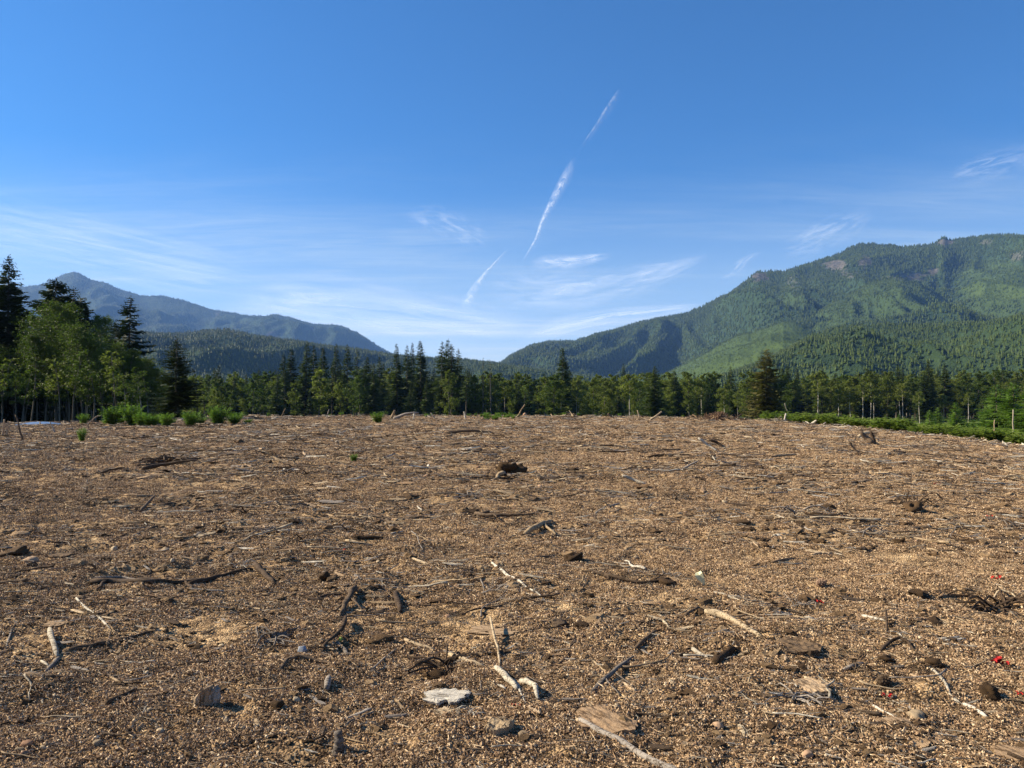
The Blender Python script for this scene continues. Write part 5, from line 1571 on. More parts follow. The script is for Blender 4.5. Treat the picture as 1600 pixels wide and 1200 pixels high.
hill_trees = [hill_tree(900 + q) for q in range(5)]
hill('left_mountain', 'the far blue mountain',
     [-420, -150, 0, 40, 60, 80, 100, 113, 125, 140, 160, 185, 222, 240, 255, 290, 330, 345, 385, 410, 428, 450, 490, 530, 560, 590, 612, 660, 720],
     [520, 470, 452, 447, 446, 437, 427, 424, 430, 438, 441, 453, 463, 461, 463, 471, 484, 486, 493, 494, 491, 496, 507, 508, 520, 541, 553, 580, 610],
     [-420, 720], [8600, 8200], [4200, 4200], -8, 3, 330, pw=1.25, nu=420, ns=130, spacing=22, th=(13, 5), gully=1300., treecap=40000, tone0=-.35,
     rocks=[(426, 523, 9, 6, 1.0), (100, 466, 8, 12, .6), (340, 488, 4, 9, .6)], forest_name='left_mountain_forest')
hill('left_hill', 'the low green hill before the blue mountain',
     [-420, 0, 140, 237, 270, 310, 355, 400, 460, 500, 560, 620, 720, 780, 850, 950, 1080],
     [540, 500, 508, 521, 522, 518, 515, 525, 533, 539, 546, 556, 562, 568, 578, 592, 615],
     [-420, 1080], [2500, 2700], [1000, 1100], -6, 5, 80, pw=1.1, nu=380, ns=110, spacing=8.0, th=(7.5, 3), gully=380., treecap=42000, forest_name='left_hill_forest')
hill('right_mountain', 'the long forested mountain',
     [640, 700, 740, 785, 800, 830, 850, 900, 930, 960, 1000, 1025, 1070, 1100, 1150, 1172, 1181, 1230, 1270, 1310, 1335, 1350, 1390, 1415, 1450, 1468, 1476, 1492, 1520, 1550, 1590, 1640, 1750, 2000],
     [625, 605, 588, 566, 554, 540, 535, 533, 523, 516, 504, 498, 491, 479, 453, 436, 425, 424, 411, 399, 386, 381, 383, 386, 384, 380, 371, 376, 372, 368, 367, 373, 392, 430],
     [640, 1200, 2000], [4900, 4400, 4000], [2200, 1900, 1700], -6, 8, 330, pw=1.15, nu=560, ns=190, spacing=10.5, th=(10, 6), gully=900., treecap=80000,
     rocks=[(1303, 416, 24, 10, 1), (1187, 433, 16, 9, 1.0), (1352, 408, 12, 11, .9), (1325, 428, 16, 6, .6), (1240, 440, 14, 12, .45), (1420, 433, 30, 7, .9), (1458, 425, 10, 6, 1), (1478, 379, 13, 7, 1), (1540, 378, 12, 5, .6), (1590, 400, 14, 7, .6), (1395, 435, 18, 3, .8)],
     tones=[(1560, 440, 70, 34, .55), (1400, 455, 60, 30, .35), (1230, 450, 18, 30, .3), (1560, 470, 60, 30, .35), (960, 545, 90, 14, .25)], forest_name='right_mountain_forest')
hill('middle_spur', 'the middle spur of the forested mountain',
     [1120, 1180, 1256, 1300, 1330, 1365, 1390, 1412, 1440, 1470, 1520, 1600, 1700],
     [580, 540, 498, 474, 460, 440, 434, 433, 444, 462, 488, 515, 540],
     [1120, 1700], [3300, 3100], [1900, 1800], -6, 12, 120, pw=1.05, nu=300, ns=130, spacing=8.5, th=(8, 4), gully=330., tone0=.33, treecap=36000,
     rocks=[(1412, 434, 22, 4, .7)], tones=[(1290, 510, 60, 14, .35), (1500, 500, 60, 20, .3)], forest_name='middle_spur_forest')
hill('bright_spur', 'the bright green spur',
     [930, 980, 1040, 1060, 1100, 1130, 1156, 1175, 1200, 1225, 1245, 1262, 1300, 1360],
     [612, 596, 584, 573, 554, 536, 523, 520, 511, 502, 503, 512, 530, 560],
     [930, 1360], [2750, 2500], [1300, 1200], -6, 15, 45, pw=1.05, nu=280, ns=110, spacing=8.5, th=(5.5, 2.5), gully=260., tone0=.72, treecap=20000, forest_name='bright_spur_forest')
hill('right_hill', 'the dark front hill',
     [1040, 1120, 1180, 1230, 1268, 1306, 1350, 1390, 1430, 1500, 1537, 1570, 1600, 1700, 1900, 2200],
     [615, 590, 570, 546, 526, 513, 509, 508, 509, 506, 506, 500, 492, 476, 460, 470],
     [1040, 2200], [1750, 1650], [820, 760], -5, 21, 75, pw=1.08, nu=380, ns=120, spacing=6.6, th=(6.5, 3.2), gully=210., tone0=.05, treecap=36000, forest_name='right_hill_forest')


# ------------------------------------------------------------------ weeds, undergrowth
def weed_mesh(seed, h=1.0, n=26, leaf=.16):
    r = np.random.RandomState(seed); st = MB(); lf = MB()
    for _ in range(n):
        a = r.rand() * 6.28; sp = .38 * r.rand(); hh_ = h * (.55 + .45 * r.rand())
        t = np.linspace(0, 1, 5)[:, None]
        P = np.array([math.cos(a) * .12, math.sin(a) * .12, 0]) * r.rand() + t * np.array([math.cos(a) * sp, math.sin(a) * sp, hh_]) + (t ** 2) * np.array([math.cos(a), math.sin(a), 0]) * .1
        st.tube(P, .010, 3)
        for k_ in range(11):
            q = .15 + .85 * k_ / 10; c = np.array([np.interp(q, t[:, 0], P[:, i_]) for i_ in range(3)])
            b = r.rand() * 6.28; l = leaf * (.6 + .7 * r.rand()) * (1.2 - .5 * q); w = l * .24
            d_ = np.array([math.cos(b), math.sin(b), .5 - .6 * r.rand()]); s_ = np.array([-math.sin(b), math.cos(b), 0])
            lf.add([c, c + d_ * l * .5 + s_ * w, c + d_ * l + [0, 0, -.15 * l], c + d_ * l * .5 - s_ * w], None, [[0, 1, 2, 3]])
    return st.mesh('stems', M['weed']), lf.mesh('leaves', M['weed'])


weeds = [weed_mesh(500 + q, 1.0, 60, .20) for q in range(4)]


def place_weed(k_, px, base, top, label, group=None, wid=1.0, D=None):
    if D is None:
        p_ = at_pixel(px, base)
    else:
        w = ray(px, base); p_ = Vector((w.x * D, D, gz(w.x * D, D)))
    h_ = (base - top) / F * p_.y
    root = empty('weed', p_, k_ * 1.3)
    root.scale = (h_ * wid * 1.35, h_ * wid * 1.35, h_ * 1.1)
    for nm, me_ in zip(('stems', 'leaves'), weeds[k_ % 4]):
        o = bpy.data.objects.new(nm, me_); COL.objects.link(o); o.parent = root
    return tag(root, label, 'weed', group)


WD = [(174, 665, 637, 'tall leafy weed starting the green row', 1.0), (206, 665, 633, 'tallest pointed weed in the green row', .8), (222, 666, 646, 'low weed right against the tallest pointed weed', 1.1), (236, 667, 648, 'wide low bright weed in the middle of the green row', 1.3),
      (260, 667, 647, 'round bushy weed under the black pointed fir', 1.0), (298, 667, 644, 'spreading weed past the black pointed fir', 1.1), (341, 664, 637, 'ragged weed near the end of the green row', 1.0), (368, 662, 645, 'last low weed of the green row', 1.1),
      (131, 664, 648, 'small thin weed apart from the green row near the arched stick', .9), (128, 690, 670, 'little green sprig alone in the bare soil', .6), (591, 661, 645, 'small green weed on the far skyline beside the fallen log', 1.2),
      (553, 722, 710, 'tiny green sprout in the middle of the field', .8), (1, 662, 652, 'weed tuft at the very edge beside the broken stakes', 1.0)]
for q, (px, b, t_, lab, wd) in enumerate(WD):
    place_weed(q, px, min(b, 1200), t_, lab, 'weeds along the far edge of the field' if q < 9 else None, wd)
r = np.random.RandomState(91)
FW = ['low weed filling the gap near %s', 'scrappy small weed close by %s', 'thin leafy sprout beside %s']
FWN = [(174, 'the tall leafy weed'), (206, 'the tallest pointed weed'), (236, 'the wide bright weed'), (260, 'the round bushy weed'), (298, 'the spreading weed'), (341, 'the ragged weed'), (375, 'the last low weed')]
for q in range(11):
    px = 160 + 240 * (q + r.rand() * .9) / 11
    nm = min(FWN, key=lambda v: abs(v[0] - px))[1]
    place_weed(q, px, 664 - 2 * r.rand(), 664 - 7 - 9 * r.rand() ** 2, FW[q % 3] % nm, 'weeds along the far edge of the field', 1.2 + .8 * r.rand())
vs = []
for st_, lf_ in weeds:
    vs.append(merged(dict(trunk=st_, crown=lf_)))
r = np.random.RandomState(77)
# sparse green haze of sprouts, centre far edge
n = 70
px = np.concatenate([755 + 60 * r.rand(40), 360 + 1200 * r.rand(30)])
D = np.concatenate([66 + 12 * r.rand(40), 74 + 8 * r.rand(30)])
U = (px - 800) / F; dd = crest(U)[0]; D = np.minimum(D, dd + 1)
s = .22 + .25 * r.rand(n)
scatter('sprouts', np.stack([U * D, D, ground_z(U * D, D)], -1), np.stack([0 * D, 0 * D, r.rand(n) * 6.28], -1), np.stack([s, s, s], -1), r.randint(0, 4, n), vs,
        'thin patch of green sprouts along the far rim of the field')
# green strip beyond the crest
M['shrub'] = leaf_mat('dull_shrub_leaves', [(.10, .14, .028), (.17, .22, .045), (.26, .29, .085)], .5, 1.2)
_old = M['weed']; M['weed'] = M['shrub']
vs2 = []
for q in range(5):
    a_, b_ = weed_mesh(560 + q, .5, 34, .20)
    vs2.append(merged(dict(trunk=a_, crown=b_)))
M['weed'] = _old
n = 5200
px = 1190 + 560 * r.rand(n) ** .8; U = (px - 800) / F; dd = crest(U)[0]
D = dd + 1 + (150 - dd) * r.rand(n) ** 1.5
n3 = 1500
px3 = -200 + 1450 * r.rand(n3); U3 = (px3 - 800) / F; D3 = crest(U3)[0] + 30 + 100 * r.rand(n3)
U = np.concatenate([U, U3]); D = np.concatenate([D, D3]); n = len(D)
kp = (fbm(U * D / 5, D / 9, 3) + .12 > -.25 * r.rand(n)) | (D > 120)
U, D = U[kp], D[kp]; n = len(D)
s = (.4 + 1.7 * r.rand(n) ** 3) * (1 + (D - 50) / 140)
scatter('undergrowth', np.stack([U * D, D, ground_z(U * D, D)], -1), np.stack([0 * D, 0 * D, r.rand(n) * 6.28], -1), np.stack([s * 1.4, s * 1.4, s], -1), r.randint(0, 4, n), vs2,
        'green undergrowth in the strip between field and forest')


# ------------------------------------------------------------------ far rim: logs, stump, heaps, posts
def far_stick(a, b, Da, r0, mat, label, name='stick', cat='stick', Db=None, group=None, r1=None, mid=None):
    """a stick between two pixels of the far rim, at depth Da (foot) and Db"""
    Db = Db or Da
    w0 = ray(*a); w1 = ray(*b)
    p0 = np.array([w0.x * Da, Da, CAMZ + w0.z * Da]); p1 = np.array([w1.x * Db, Db, CAMZ + w1.z * Db])
    g0 = gz(p0[0], p0[1])
    if p0[2] - g0 > -.02: p0[2] = g0 - .03
    r = np.random.RandomState(int(a[0]) + 3)
    t = np.linspace(0, 1, 7)[:, None]
    P = p0 * (1 - t) + p1 * t
    if mid: P[:, 2] += mid * Da / F * np.sin(t[:, 0] * math.pi)
    L = np.linalg.norm(p1 - p0)
    P[1:-1] += (r.rand(5, 3) - .5) * .03 * L
    R0 = r0 * Da / F
    R1 = (r1 if r1 is not None else r0 * .6) * Da / F
    mb = MB(); mb.tube(P - p0, R0 + (R1 - R0) * t[:, 0], 7, r, .2)
    o = mb.build(name, M[mat], None, True); o.location = p0
    return tag(o, label, cat, group)


FS = far_stick
FS((36, 676), (24, 648), 34, 1.6, 'wood_brown', 'thin dark snag leaning up beside the blue sheet')
FS((88, 671), (78, 659), 40, 1.3, 'wood_grey', 'small dark stick poking up at the end of the blue sheet')
FS((4, 672), (7, 655), 38, 1.8, 'wood_tan', 'short broken stake at the very edge of the picture')
FS((10, 674), (13, 658), 38, 1.6, 'wood_tan', 'second short stake beside the one at the edge')
FS((136, 659), (161, 649), 52, 1.0, 'wood_grey', 'thin grey twig arched over the soil before the dark stand', mid=5)
FS((438, 653), (446, 638), 68, .9, 'wood_pale', 'small pale curved stick upright on the far skyline')
FS((510, 652), (514, 640), 70, .8, 'wood_grey', 'small grey stick upright on the skyline below the central clump')
FS((565, 650), (560, 644), 70, .8, 'wood_pale', 'short pale stub on the skyline near the fallen log')
FS((610, 652), (617, 641), 68, 2.4, 'wood_pale', 'pale knobbly root end sticking up from the fallen log', name='root', cat='root')
FS((612, 648), (654, 645), 69, 2.6, 'wood_grey', 'fallen pale-topped log lying along the far skyline', name='log', cat='log', Db=69, mid=3)
FS((646, 652), (647, 646), 66, 1.5, 'wood_white', 'small white stump of stick past the fallen log')
FS((681, 652), (673, 645), 68, 1.3, 'wood_white', 'pale stick leaning on the skyline under the tallest firs')
FS((728, 652), (725, 643), 67, 1.5, 'wood_white', 'short pale snag on the skyline beyond the tallest firs')
FS((806, 652), (820, 632), 70, 1.2, 'wood_pale', 'thin leaning pale stick beside the tan boulder')
FS((1015, 653), (1034, 643), 66, 1.7, 'wood_pale', 'pale plank leaning up out of the soil below the dense forward fir', name='plank', cat='plank')
FS((958, 650), (950, 646), 72, 2.2, 'wood_brown', 'dark chunk of root on the skyline before the leaning plank', name='root', cat='root')
FS((1000, 648), (996, 641), 74, 1.4, 'wood_pale', 'short pale fork on the skyline just before the leaning plank')
FS((1225, 657), (1228, 646), 68, 1.8, 'wood_white', 'white broken branch end beside the brown spruce')
FS((1238, 655), (1226, 630), 72, .8, 'wood_grey', 'thin grey stick leaning against the brown spruce skirts')
FS((1268, 662), (1276, 657), 66, 2.6, 'wood_white', 'pale chunk of wood at the start of the green strip', name='wood_chunk', cat='wood chunk')
FS((1432, 676), (1435, 662), 62, 1.0, 'wood_pale', 'thin bent pale stick in the green strip')
FS((1456, 678), (1448, 666), 60, .9, 'wood_pale', 'thin pale stalk leaning in the green strip')
FS((1530, 690), (1533, 672), 54, 1.6, 'wood_pale', 'straight pale stake leaning at the edge of the field below the young firs')
FS((1553, 697), (1554, 656), 56, 1.2, 'wood_pale', 'bare pale dead stem in front of the tall leggy firs')
FS((1582, 699), (1583, 640), 56, 1.4, 'wood_white', 'taller bare pale dead stem near the border of the picture')
FS((1586, 700), (1585, 684), 52, 2.0, 'wood_white', 'short thick white stake at the foot of the taller dead stem')
FS((1400, 673), (1403, 666), 62, 1.4, 'wood_white', 'short white stick in the green strip below the rounded tree')
FS((1560, 693), (1570, 688), 52, 2.4, 'wood_pale', 'short pale log between the two bare dead stems', name='log', cat='log')
FS((1480, 684), (1492, 684), 58, 2.6, 'wood_tan', 'tan log on the rim below the bushy young fir', name='log', cat='log', r1=2.2)

r = np.random.RandomState(63)
n = 620
px = np.concatenate([1225 + 460 * r.rand(260), -30 + 1260 * r.rand(360)]); U = (px - 800) / F; D = crest(U)[0] + (r.rand(n) - .6) * 9
vs = [bpy.data.objects.new('rim_wood', m_) for m_ in ([sliver_mesh(700 + q, M[('wood_white', 'wood_pale', 'wood_grey')[q % 3]]) for q in range(3)] + [twig_mesh(710 + q, M['wood_pale'], 1, .02, .3, 2) for q in range(2)])]
s = .25 + .7 * r.rand(n)
scatter('rim_debris', np.stack([U * D, D, ground_z(U * D, D) + .06], -1), np.stack([(r.rand(n) - .5) * .8, (r.rand(n) - .5) * 1.0, r.rand(n) * 6.28], -1), np.stack([s, s, s], -1), r.randint(0, 5, n), vs,
        'broken wood and brush littering the far rim of the field')


def heap(px, base, wpx, hpx, D, label, name, cat, mats, n, seed, ln=.35, soil=True):
    """a pile of sticks over a soil mound; sticks of one colour are one part"""
    w = ray(px, base); x0 = w.x * D; z0 = gz(x0, D); s = D / F
    root = empty(name, (x0, D, z0)); r = np.random.RandomState(seed)
    if soil:
        o = bpy.data.objects.new('soil_mound', lump_mesh(seed, M['soil_dark'], .5, .5, 3)); COL.objects.link(o); o.parent = root
        o.scale = (wpx * s * .8, wpx * s * .5, hpx * s * 1.5); o.location = (0, 0, -.1)
    for mt in mats:
        mb = MB()
        for _ in range(n // len(mats)):
            a = r.randn() * .28 * wpx * s; b = r.randn() * .18 * wpx * s
            hz_ = hpx * s * max(0, 1 - abs(a) / (.55 * wpx * s)) * r.rand()
            yaw = r.rand() * 6.28; tl = (r.rand() - .4) * 1.1; L = wpx * s * ln * (.4 + .8 * r.rand())
            d_ = np.array([math.cos(yaw) * math.cos(tl), math.sin(yaw) * math.cos(tl), math.sin(tl)]) * L
            c = np.array([a, b, hz_])
            t = np.linspace(-.5, .5, 4)[:, None]
            P = c + t * d_ + (r.rand(4, 3) - .5) * .06 * L
            P[:, 2] = np.maximum(P[:, 2], .01)
            mb.tube(P, (.010 + .03 * r.rand() ** 2) * (1.1 - (t[:, 0] + .5) * .5), 5, r, .2)
        mb.build('sticks', M[mt], root)
    return tag(root, label, cat)


heap(890, 650, 46, 11, 70, 'low brush heap of grey and pale sticks on the skyline below the solitary fir', 'brush_heap', 'brush heap', ['wood_grey', 'wood_pale', 'wood_brown'], 90, 1)
heap(1088, 654, 44, 8, 69, 'scattered pale brush running up to the rotten stump', 'brush_heap', 'brush heap', ['wood_pale', 'wood_tan', 'rot_red'], 60, 2, .3)
heap(1152, 655, 34, 9, 68, 'tangled grey brush on the far side of the rotten stump', 'brush_heap', 'brush heap', ['wood_grey', 'rot_red', 'wood_pale'], 60, 3, .35)
heap(1218, 656, 40, 8, 68, 'pale tangled branches at the foot of the brown spruce', 'brush_heap', 'brush heap', ['wood_pale', 'wood_grey'], 50, 4, .35)
heap(328, 657, 60, 8, 60, 'dry stalks and brush between two weeds of the green row', 'brush_heap', 'brush heap', ['wood_tan', 'wood_brown'], 50, 6, .2)
heap(1352, 688, 34, 4, 48, 'low scraps of root around the forked stump root', 'root_scraps', 'roots', ['wood_brown'], 20, 7, .3, False)
heap(800, 742, 40, 7, 21.5, 'thin roots sticking out of the blocky root clump', 'root_tuft', 'roots', ['wood_brown'], 22, 8, .45, False)

# rotten stump: ragged standing splinters around a core, with roots
D = 68.0; w = ray(1121, 655); x0 = w.x * D; s = D / F
st = empty('rotten_stump', (x0, D, gz(x0, D)))
r = np.random.RandomState(9)
core = MB(); t = np.linspace(0, 1, 6)
core.tube(np.stack([0 * t, 0 * t, -.1 + t * 11 * s], -1), 15 * s * (1.1 - .55 * t), 14, r, .22)
core.build('core', M['rot_red'], st)
mb = MB()
for k_ in range(110):
    a = r.rand() * 6.28; q = 17 * s * (.35 + .75 * r.rand()); h_ = s * (3 + 15 * r.rand() * (1 - .35 * abs(math.cos(a)))); ln = .25 * (r.rand() - .3)
    c = np.array([math.cos(a) * q, math.sin(a) * q, 0]); o_ = np.array([math.cos(a), math.sin(a), 0])
    wv = s * (.8 + 1.6 * r.rand()); tg = np.array([-math.sin(a), math.cos(a), 0])
    V_ = [c - tg * wv, c + tg * wv, c + o_ * wv, c - tg * wv * .5 + o_ * h_ * ln + [0, 0, h_ * .8], c + tg * wv * .5 + o_ * h_ * ln + [0, 0, h_], c + o_ * (wv * .6 + h_ * ln) + [0, 0, h_ * .85]]
    mb.add(V_, [[0, 2, 1], [3, 4, 5]], [[0, 1, 4, 3], [1, 2, 5, 4], [2, 0, 3, 5]])
mb.build('splinters', M['rot_red'], st)
mb = MB()
for k_ in range(12):
    a = r.rand() * 6.28; t = np.linspace(0, 1, 6)[:, None]; L = s * (18 + 20 * r.rand())
    P = np.array([math.cos(a), math.sin(a), 0]) * (12 * s + t * L) + np.array([0, 0, 1]) * (4 * s * (1 - t) ** 2 - .02) + (r.rand(6, 3) - .5) * s * 2
    mb.tube(P, s * 1.8 * (1.15 - t[:, 0]), 6, r, .2)
mb.build('roots', M['wood_tan'], st)
tag(st, 'broad red-brown rotten stump with a ragged splintered top on the far rim', 'stump')
lump(820, 651, 9, 'stone_rust', 'pointed tan boulder on the skyline beside the thin leaning stick', name='boulder', cat='boulder', flat=.9, rough=.2, angular=1, seed=50)

heap(1122, 655, 76, 15, 67.2, 'litter of red-brown splinters fallen around the rotten stump', 'splinter_heap', 'splinters', ['rot_red', 'wood_tan', 'wood_brown'], 120, 12, .16, False)

# blue sheet: low arched tarp just beyond the rim, with rumpled edge
D = 53.0; w = ray(64, 660); x0 = w.x * D; s = D / F
zt = CAMZ + ray(64, 659).z * D
nx_, ny_ = 26, 10
a = np.linspace(-1, 1, nx_); b = np.linspace(-1, 1, ny_)
Ag, Bg = np.meshgrid(a, b, indexing='ij')
Xs = Ag * 31 * s; Ys = Bg * .7
g0 = gz(x0, D)
Zs = (zt - g0) * (1 - .75 * Ag ** 2) * (1 - .8 * np.abs(Bg) ** 3) + .015 * fbm(Ag * 6, Bg * 5, 2)
top_ = np.stack([Xs, Ys, Zs], -1).reshape(-1, 3)
bot_ = top_ - [0, 0, .02]
i_ = np.arange(nx_ - 1)[:, None] * ny_; j_ = np.arange(ny_ - 1)[None, :]
Q = np.stack([i_ + j_, i_ + ny_ + j_, i_ + ny_ + j_ + 1, i_ + j_ + 1], -1).reshape(-1, 4)
nn = nx_ * ny_
edge = []
for k_ in range(nx_ - 1):
    for c in (0, ny_ - 1):
        e = [k_ * ny_ + c, (k_ + 1) * ny_ + c]; edge.append([e[0], e[1], e[1] + nn, e[0] + nn])
for k_ in range(ny_ - 1):
    for c in (0, (nx_ - 1) * ny_):
        e = [c + k_, c + k_ + 1]; edge.append([e[0], e[1], e[1] + nn, e[0] + nn])
o = bpy.data.objects.new('blue_sheet', mesh_from('blue_sheet', np.vstack([top_, bot_]), [np.vstack([Q, Q[:, ::-1] + nn, np.array(edge)])], M['blue_sheet'], None, True))
COL.objects.link(o); o.location = (x0, D, g0)
tag(o, 'low curved blue sheet showing just above the soil before the dark stand', 'tarp')


# ------------------------------------------------------------------ contrails and cirrus
def cloud_mat(name, dens, stretch, seed, sharp=(.42, .72)):
    m, N, p = new_mat(name)
    uv = N.n('ShaderNodeAttribute', attribute_name='uvw')
    mp_ = N.n('ShaderNodeMapping'); mp_.inputs['Scale'].default_value = stretch; mp_.inputs['Location'].default_value = (seed * 3.1, seed * 1.7, 0)
    N.l(uv.outputs['Vector'], mp_.inputs[0])
    nz = N.noise(mp_.outputs[0], 1.0, 7, .62, .7)
    sp = N.n('ShaderNodeSeparateXYZ'); N.l(uv.outputs['Vector'], sp.inputs[0])
    e1 = N.maprange(N.math('ABSOLUTE', N.math('SUBTRACT', N.math('MULTIPLY', sp.outputs[1], 2), 1)), 0, 1.0, 1, 0, True)
    e2 = N.math('MULTIPLY', N.maprange(sp.outputs[0], 0, .25, 0, 1, True), N.maprange(sp.outputs[0], .75, 1, 1, 0, True))
    al = N.math('MULTIPLY', N.math('MULTIPLY', e1, e2), N.math('MULTIPLY', N.maprange(nz.outputs[0], sharp[0], sharp[1], 0, 1, True), dens), clamp=True)
    df = N.n('ShaderNodeBsdfDiffuse'); df.inputs[0].default_value = (.98, .98, 1, 1)
    tl = N.n('ShaderNodeBsdfTranslucent'); tl.inputs[0].default_value = (.98, .98, 1, 1)
    ms = N.n('ShaderNodeMixShader'); ms.inputs[0].default_value = .6; N.l(df.outputs[0], ms.inputs[1]); N.l(tl.outputs[0], ms.inputs[2])
    tp = N.n('ShaderNodeBsdfTransparent'); mx = N.n('ShaderNodeMixShader')
    N.l(al, mx.inputs[0]); N.l(tp.outputs[0], mx.inputs[1]); N.l(ms.outputs[0], mx.inputs[2])
    N.l(mx.outputs[0], m.node_tree.nodes['Material Output'].inputs[0])
    return m


ALT = 9000.0


def sky_band(name, label, cat, pts_, wpx, dens, stretch, seed, group=None, sharp=(.42, .72)):
    dens = dens * (.50 if cat == 'contrail' else .68)
    if cat == 'cloud':
        wpx = [q * 1.5 for q in wpx]; sharp = (sharp[0] - .04, sharp[1] + .10); stretch = (stretch[0] * 1.6, stretch[1] * 1.8, 1)
    else:
        wpx = [q * 1.1 for q in wpx]; stretch = (stretch[0] * 2.0, stretch[1] * 1.2, 1); sharp = (sharp[0] - .06, sharp[1] + .05)
    """a band of ice cloud at 9 km altitude following the pixels given"""
    C = []
    for a, b in pts_:
        w = ray(a, b); k_ = (ALT - CAMZ) / w.z
        C.append([w.x * k_, k_, ALT])
    C = np.array(C, float)
    # resample in picture length
    ln = np.array([0] + [math.hypot(pts_[q + 1][0] - pts_[q][0], pts_[q + 1][1] - pts_[q][1]) for q in range(len(pts_) - 1)]).cumsum()
    tt = np.linspace(0, ln[-1], 40)
    PX = np.interp(tt, ln, [q[0] for q in pts_]); PY = np.interp(tt, ln, [q[1] for q in pts_])
    kk = np.ones(5) / 5
    for _ in range(2):
        PX[2:-2] = np.convolve(PX, kk, 'valid'); PY[2:-2] = np.convolve(PY, kk, 'valid')
    T = np.stack([np.gradient(PX), np.gradient(PY)], -1); T /= np.linalg.norm(T, axis=1)[:, None]
    Nn = np.stack([-T[:, 1], T[:, 0]], -1)
    W_ = np.interp(tt, ln, wpx) if hasattr(wpx, '__len__') else np.full(40, wpx)
    rows = 9; V_ = []; uvw = []
    for i__ in range(40):
        for j__ in range(rows):
            v = j__ / (rows - 1); o_ = (v - .5) * W_[i__]
            w = ray(PX[i__] + Nn[i__, 0] * o_, PY[i__] + Nn[i__, 1] * o_)
            k_ = (ALT - CAMZ) / w.z
            V_.append([w.x * k_, k_, ALT + 150 * math.sin(v * math.pi)]); uvw.append([tt[i__] / ln[-1], v, 0])
    a_ = np.arange(39)[:, None] * rows; b_ = np.arange(rows - 1)[None, :]
    Q_ = np.stack([a_ + b_, a_ + rows + b_, a_ + rows + b_ + 1, a_ + b_ + 1], -1).reshape(-1, 4)
    me_ = mesh_from(name, np.array(V_), [Q_], cloud_mat(name, dens, stretch, seed, sharp), None, True)
    me_.attributes.new('uvw', 'FLOAT_VECTOR', 'POINT').data.foreach_set('vector', np.array(uvw, np.float32).ravel())
    o = bpy.data.objects.new(name, me_); COL.objects.link(o)
    return tag(o, label, cat, group)


SB = sky_band
SB('contrail', 'thin straight top piece of the broken contrail, highest in the sky', 'contrail', [(905, 238), (925, 212), (945, 182), (972, 142)], [4, 8, 13, 14], .42, (9, 2.2, 1), 1, sharp=(.35, .7))
SB('contrail', 'bright wavering middle piece of the broken contrail', 'contrail', [(815, 420), (822, 402), (840, 375), (847, 350), (862, 322), (875, 298), (888, 275), (900, 250)], [4, 6, 8, 12, 16, 20, 22, 18], .85, (13, 2.6, 1), 2, sharp=(.32, .66))
SB('contrail', 'short lower contrail ending in the pale veil above the valley', 'contrail', [(722, 492), (732, 470), (745, 448), (758, 430), (775, 412), (798, 388)], [18, 20, 16, 10, 6, 4], .85, (8, 2.2, 1), 3, sharp=(.32, .66))
SB('cirrus_cloud', 'feathery small cirrus wisp beside the middle of the contrail', 'cloud', [(630, 335), (680, 345), (725, 362), (775, 388)], [22, 40, 40, 20], .42, (3, 3, 1), 4)
SB('cirrus_cloud', 'short bright cirrus streak just past the foot of the middle contrail', 'cloud', [(825, 415), (860, 412), (900, 410), (960, 400)], [16, 22, 18, 8], .75, (2.5, 2, 1), 5, sharp=(.3, .65))
SB('cirrus_cloud', 'long curved cirrus streak rising towards the mountain', 'cloud', [(740, 450), (820, 458), (900, 456), (980, 444), (1040, 425), (1120, 400)], [50, 60, 56, 44, 34, 16], .62, (3.2, 3, 1), 6, sharp=(.32, .7))
SB('cirrus_cloud', 'low straight pair of cirrus lines slanting down behind the mountain', 'cloud', [(800, 535), (880, 512), (960, 496), (1040, 486), (1120, 478)], [26, 30, 24, 16, 10], .75, (2.2, 4.5, 1), 7, sharp=(.32, .62))
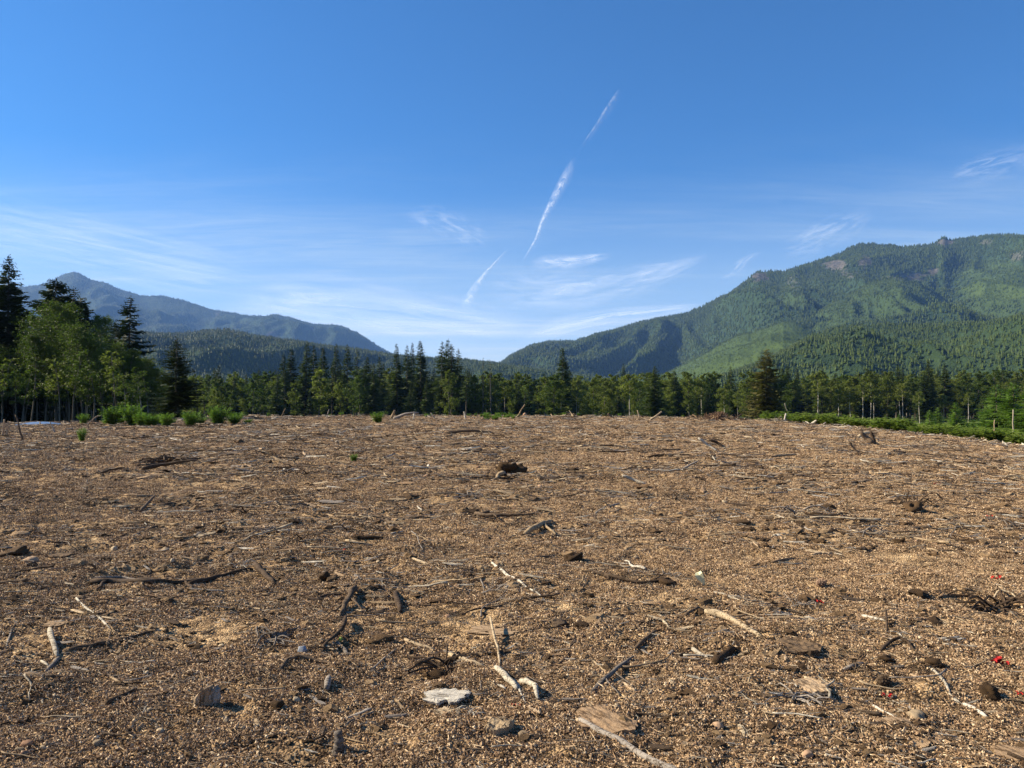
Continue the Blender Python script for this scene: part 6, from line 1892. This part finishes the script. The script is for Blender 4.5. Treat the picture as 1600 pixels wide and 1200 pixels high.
SB('cirrus_cloud', 'soft cirrus smear over the long slope of the forested mountain', 'cloud', [(1215, 398), (1270, 378), (1320, 355), (1370, 330)], [34, 44, 40, 20], .42, (2.5, 4, 1), 8)
SB('cirrus_cloud', 'faint cirrus smear high over the mountain summit', 'cloud', [(1480, 285), (1540, 265), (1620, 240)], [26, 40, 40], .38, (2.2, 4, 1), 9)
SB('cirrus_cloud', 'thin hooked cirrus scrap above the rocky shoulder of the mountain', 'cloud', [(1120, 445), (1145, 432), (1165, 410), (1195, 395)], [22, 24, 16, 6], .42, (2.5, 3, 1), 10)
SB('cirrus_cloud', 'broad pale veil of cirrus lying low over the valley', 'cloud', [(330, 470), (450, 478), (600, 492), (740, 512), (860, 520)], [70, 90, 90, 80, 40], .70, (2.0, 4.5, 1), 11, sharp=(.28, .7))
SB('cirrus_cloud', 'wide streaked veil of cirrus over the far blue mountain', 'cloud', [(-160, 330), (0, 365), (150, 395), (300, 425), (430, 448)], [90, 110, 110, 90, 60], .48, (1.6, 6, 1), 12, sharp=(.3, .75))

# ------------------------------------------------------------------ air
import bmesh
bm = bmesh.new(); bmesh.ops.create_cube(bm, size=1)
me_ = bpy.data.meshes.new('haze'); bm.to_mesh(me_); bm.free()
hm = bpy.data.materials.new('haze'); hm.use_nodes = True
nt = hm.node_tree; nt.nodes.remove(nt.nodes['Principled BSDF'])
pv = nt.nodes.new('ShaderNodeVolumePrincipled')
pv.inputs['Color'].default_value = (.25, .48, 1.0, 1)
pv.inputs['Density'].default_value = HAZE_DENSITY
pv.inputs['Anisotropy'].default_value = 0.1
nt.links.new(pv.outputs[0], nt.nodes['Material Output'].inputs['Volume'])
me_.materials.append(hm)
hz_o = bpy.data.objects.new('haze', me_); COL.objects.link(hz_o)
ztop, zbot = 1680.0, -12.0
hz_o.scale = (2 * 14500, 2 * 14500, ztop - zbot)
hz_o.location = (0, 0, (ztop + zbot) / 2)
tag(hz_o, 'thin blue summer haze filling the valley', None, None, 'stuff')
